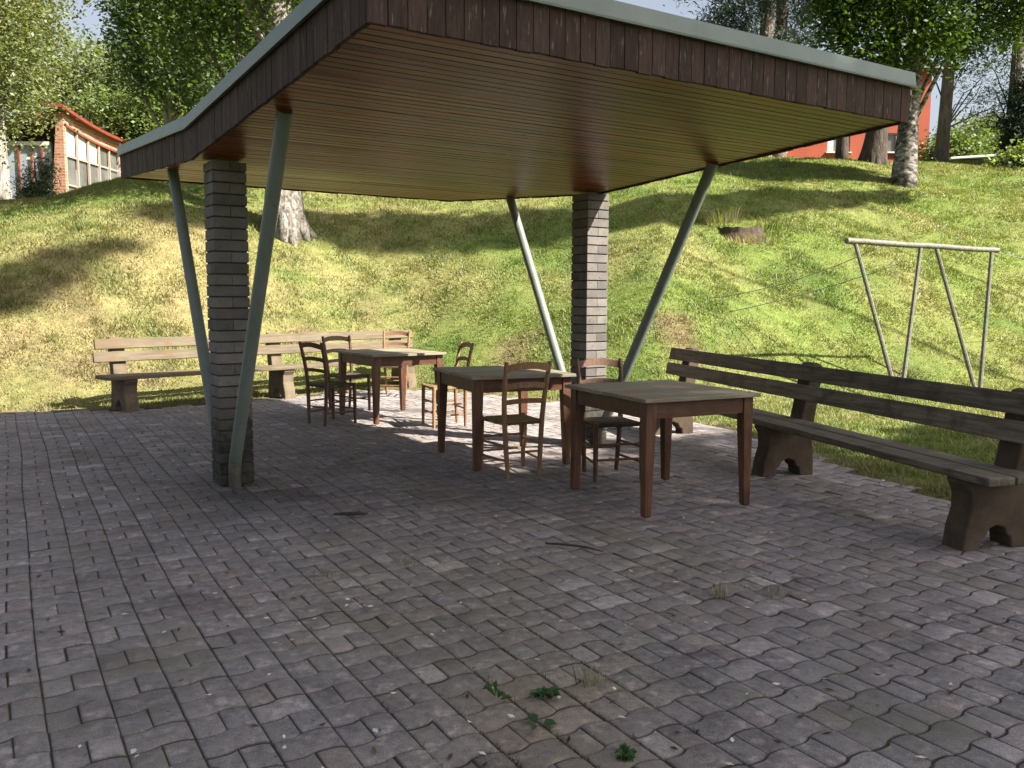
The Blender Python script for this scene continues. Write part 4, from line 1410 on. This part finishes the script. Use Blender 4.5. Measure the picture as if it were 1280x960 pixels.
# ------------------------------------------------------------------ buildings
def left_building():
    t = thing('brick_building', 'orange brick building with swooping red roof edge and tall gridded windows', 'building', (-17.25, 34.2, -.5))
    def wx(D): return .024 * (D - 34.2)
    def top(D): return 8.56 + .36 * (max(0.0, 38.6 - D) / 4.4) ** 2
    n = 16
    Ds = [34.2 + 9.5 * k / n for k in range(n + 1)]
    base = 4.6
    # brick band under the roof edge
    mb = MB()
    vs, fs = [], []
    for D in Ds:
        h = top(D)
        vs += [Vector((wx(D), D - 34.2, h - .42)), Vector((wx(D), D - 34.2, h)), Vector((wx(D) - .3, D - 34.2, h)), Vector((wx(D) - .3, D - 34.2, h - .42))]
    for k in range(n):
        for i in range(4):
            fs.append((k * 4 + i, k * 4 + (i + 1) % 4, (k + 1) * 4 + (i + 1) % 4, (k + 1) * 4 + i))
    fs += [(0, 1, 2, 3), tuple(n * 4 + i for i in (3, 2, 1, 0))]
    mb.add(vs, fs)
    # corner pier, leaning
    mb.hexa([Vector((-.62, -.05, base)), Vector((.02, -.05, base)), Vector((.02, .11, base)), Vector((-.62, .11, base))],
            [Vector((-.22, -.05, 8.9)), Vector((.02, -.05, 8.9)), Vector((.02, .11, 8.9)), Vector((-.22, .11, 8.9))])
    mb.build('wall', M['wallbrick'], t)
    # red roof edge
    mb = MB()
    vs, fs = [], []
    for D in [33.7] + Ds[1:]:
        h = top(D)
        vs += [Vector((wx(D) + .28, D - 34.2, h - .02)), Vector((wx(D) + .30, D - 34.2, h + .09)), Vector((wx(D) - .5, D - 34.2, h + .15)), Vector((wx(D) - .5, D - 34.2, h + .04))]
    for k in range(n):
        for i in range(4):
            fs.append((k * 4 + i, k * 4 + (i + 1) % 4, (k + 1) * 4 + (i + 1) % 4, (k + 1) * 4 + i))
    fs += [(0, 1, 2, 3), tuple(n * 4 + i for i in (3, 2, 1, 0))]
    mb.add(vs, fs)
    mb.build('roof_edge', M['redpaint'], t)
    mb = MB()
    mb.hexa([Vector((-9, -.1, 7.5)), Vector((-.5, -.1, 8.7)), Vector((-.4, 9.4, 8.5)), Vector((-9, 9.4, 7.5))], [Vector((-9, -.1, 7.7)), Vector((-.5, -.1, 8.9)), Vector((-.4, 9.4, 8.7)), Vector((-9, 9.4, 7.7))])
    mb.build('roof', M['rooftile'], t)
    # windows: bays between mullions
    ys = [.12 + .87 * k for k in range(11)]
    for k in range(10):
        y0, y1 = ys[k], ys[k + 1]
        h = top(34.2 + (y0 + y1) / 2) - .42
        mb = MB()
        xx = wx(34.2 + y0) - .03
        mb.box((xx, y0 + .03, (base + h) / 2), (.08, .06, h - base))
        for zr in (6.2, 7.3):
            mb.box((xx - .005, (y0 + y1) / 2 + .03, zr), (.06, y1 - y0 - .09, .06))
        f = mb.build('window', M['frame_white'], t)
        m2 = MB()
        m2.box((xx - .06, (y0 + y1) / 2 + .03, (7.34 + h) / 2), (.02, y1 - y0 - .09, h - 7.34))
        m2.build('pane', M['curtain'] if k < 3 else M['glass'], f)
        m2 = MB()
        m2.box((xx - .06, (y0 + y1) / 2 + .03, (base + 7.26) / 2), (.02, y1 - y0 - .09, 7.26 - base))
        m2.build('pane', M['glass'], f)
    # red head rail over the windows
    mb = MB()
    for a, b in zip(Ds[:-1], Ds[1:]):
        mb.hexa([Vector((wx(a) - .02, a - 34.2, top(a) - .50)), Vector((wx(a) + .05, a - 34.2, top(a) - .50)), Vector((wx(b) + .05, b - 34.2, top(b) - .50)), Vector((wx(b) - .02, b - 34.2, top(b) - .50))],
                [Vector((wx(a) - .02, a - 34.2, top(a) - .423)), Vector((wx(a) + .05, a - 34.2, top(a) - .423)), Vector((wx(b) + .05, b - 34.2, top(b) - .423)), Vector((wx(b) - .02, b - 34.2, top(b) - .423))])
    mb.build('window_head', M['redpaint'], t)
    # glazed gable facing the patio
    mb = MB()
    mb.box((-4.6, .25, 6.2), (8.0, .1, 3.2))
    g = mb.build('glazed_gable', M['glass_blue'], t)
    for xm in (-.95, -1.35, -1.85, -2.6, -3.6, -4.6):
        m2 = MB(); m2.box((xm, .16, 6.2), (.055, .08, 3.2)); m2.build('mullion', M['redpaint'], g)
    m2 = MB(); m2.box((-4.6, .15, 7.75), (8.0, .1, .14)); m2.build('head_rail', M['pale_sheet'], g)
left_building()

def right_building():
    t = thing('red_building', 'orange red rendered building behind the trees at the top of the slope', 'building', (8, 45, 0))
    W_ = 13.0
    mb = MB()
    wins = [(2.0, 9.0), (5.2, 9.0), (8.45, 8.85), (11.4, 8.85)]
    zlo, zhi = 8.8, 9.75
    xs = [0.0]
    for wx0, _ in wins: xs += [wx0 - .58, wx0 + .58]
    xs.append(W_)
    for zA_, zB_ in ((5.5, zlo), (zhi, 12.8)):
        mb.box((W_ / 2, .15, (zA_ + zB_) / 2), (W_, .3, zB_ - zA_))
    for k in range(0, len(xs), 2):
        mb.box(((xs[k] + xs[k + 1]) / 2, .15, (zlo + zhi) / 2), (xs[k + 1] - xs[k], .3, zhi - zlo))
    mb.box((W_ - .15, 5.3, 9.15), (.3, 10, 7.3))
    mb.box((.15, 5.3, 9.15), (.3, 10, 7.3))
    mb.box((W_ / 2, 10.2, 9.15), (W_ - .6, .3, 7.3))
    mb.build('wall', M['redwall'], t)
    for wx0, _ in wins:
        m2 = MB()
        for dx in (-.545, 0, .545):
            m2.box((wx0 + dx, .10, (zlo + zhi) / 2), (.07, .08, zhi - zlo))
        for z_ in (zlo + .035, zhi - .035):
            for sx in (-1, 1):
                m2.box((wx0 + sx * .2725, .10, z_), (.475, .07, .07))
        f = m2.build('window', M['frame_white'], t)
        m3 = MB(); m3.box((wx0, .16, (zlo + zhi) / 2), (1.02, .02, zhi - zlo - .1)); m3.build('pane', M['glass'], f)
        m4 = MB(); m4.box((wx0, -.05, zlo - .03), (1.3, .16, .05)); m4.build('sill', M['pale_sheet'], f)
        if wx0 in (8.45,):
            m5 = MB(); m5.box((wx0 - .3, .146, (zlo + zhi) / 2), (.42, .012, zhi - zlo - .1)); m5.build('blind', M['curtain'], f)
    mb = MB()
    mb.hexa([Vector((-.5, -.6, 12.81)), Vector((W_ + .5, -.6, 12.81)), Vector((W_ + .5, 10.9, 12.81)), Vector((-.5, 10.9, 12.81))], [Vector((-.3, 4.6, 14.0)), Vector((W_ + .3, 4.6, 14.0)), Vector((W_ + .3, 5.6, 14.0)), Vector((-.3, 5.6, 14.0))])
    mb.build('roof', M['rooftile'], t)
right_building()
def shed():
    x0, x1 = at(1168, 39), at(1236, 39)
    z = zz(200, 39)
    t = thing('low_shed', 'low shed with a pale flat roof just over the crest between the pines', 'shed', ((x0 + x1) / 2, 39, 0))
    hw = (x1 - x0) / 2
    mb = MB(); mb.hexa([Vector((-hw, -.6, z - .1)), Vector((hw, -.6, z + .06)), Vector((hw, 1.4, z + .06)), Vector((-hw, 1.4, z - .1))], [Vector((-hw, -.6, z - .02)), Vector((hw, -.6, z + .14)), Vector((hw, 1.4, z + .14)), Vector((-hw, 1.4, z - .02))])
    mb.build('roof', M['pale_sheet'], t)
    mb = MB(); mb.box((0, .4, z - .55), (hw * 1.8, 1.4, .88)); mb.build('wall', M['bark'], t)
shed()

SC.render.engine = 'CYCLES'
SC.cycles.max_bounces = 6
SC.cycles.diffuse_bounces = 3
SC.cycles.glossy_bounces = 3
SC.cycles.transmission_bounces = 3
SC.cycles.transparent_max_bounces = 4
SC.cycles.use_denoising = True
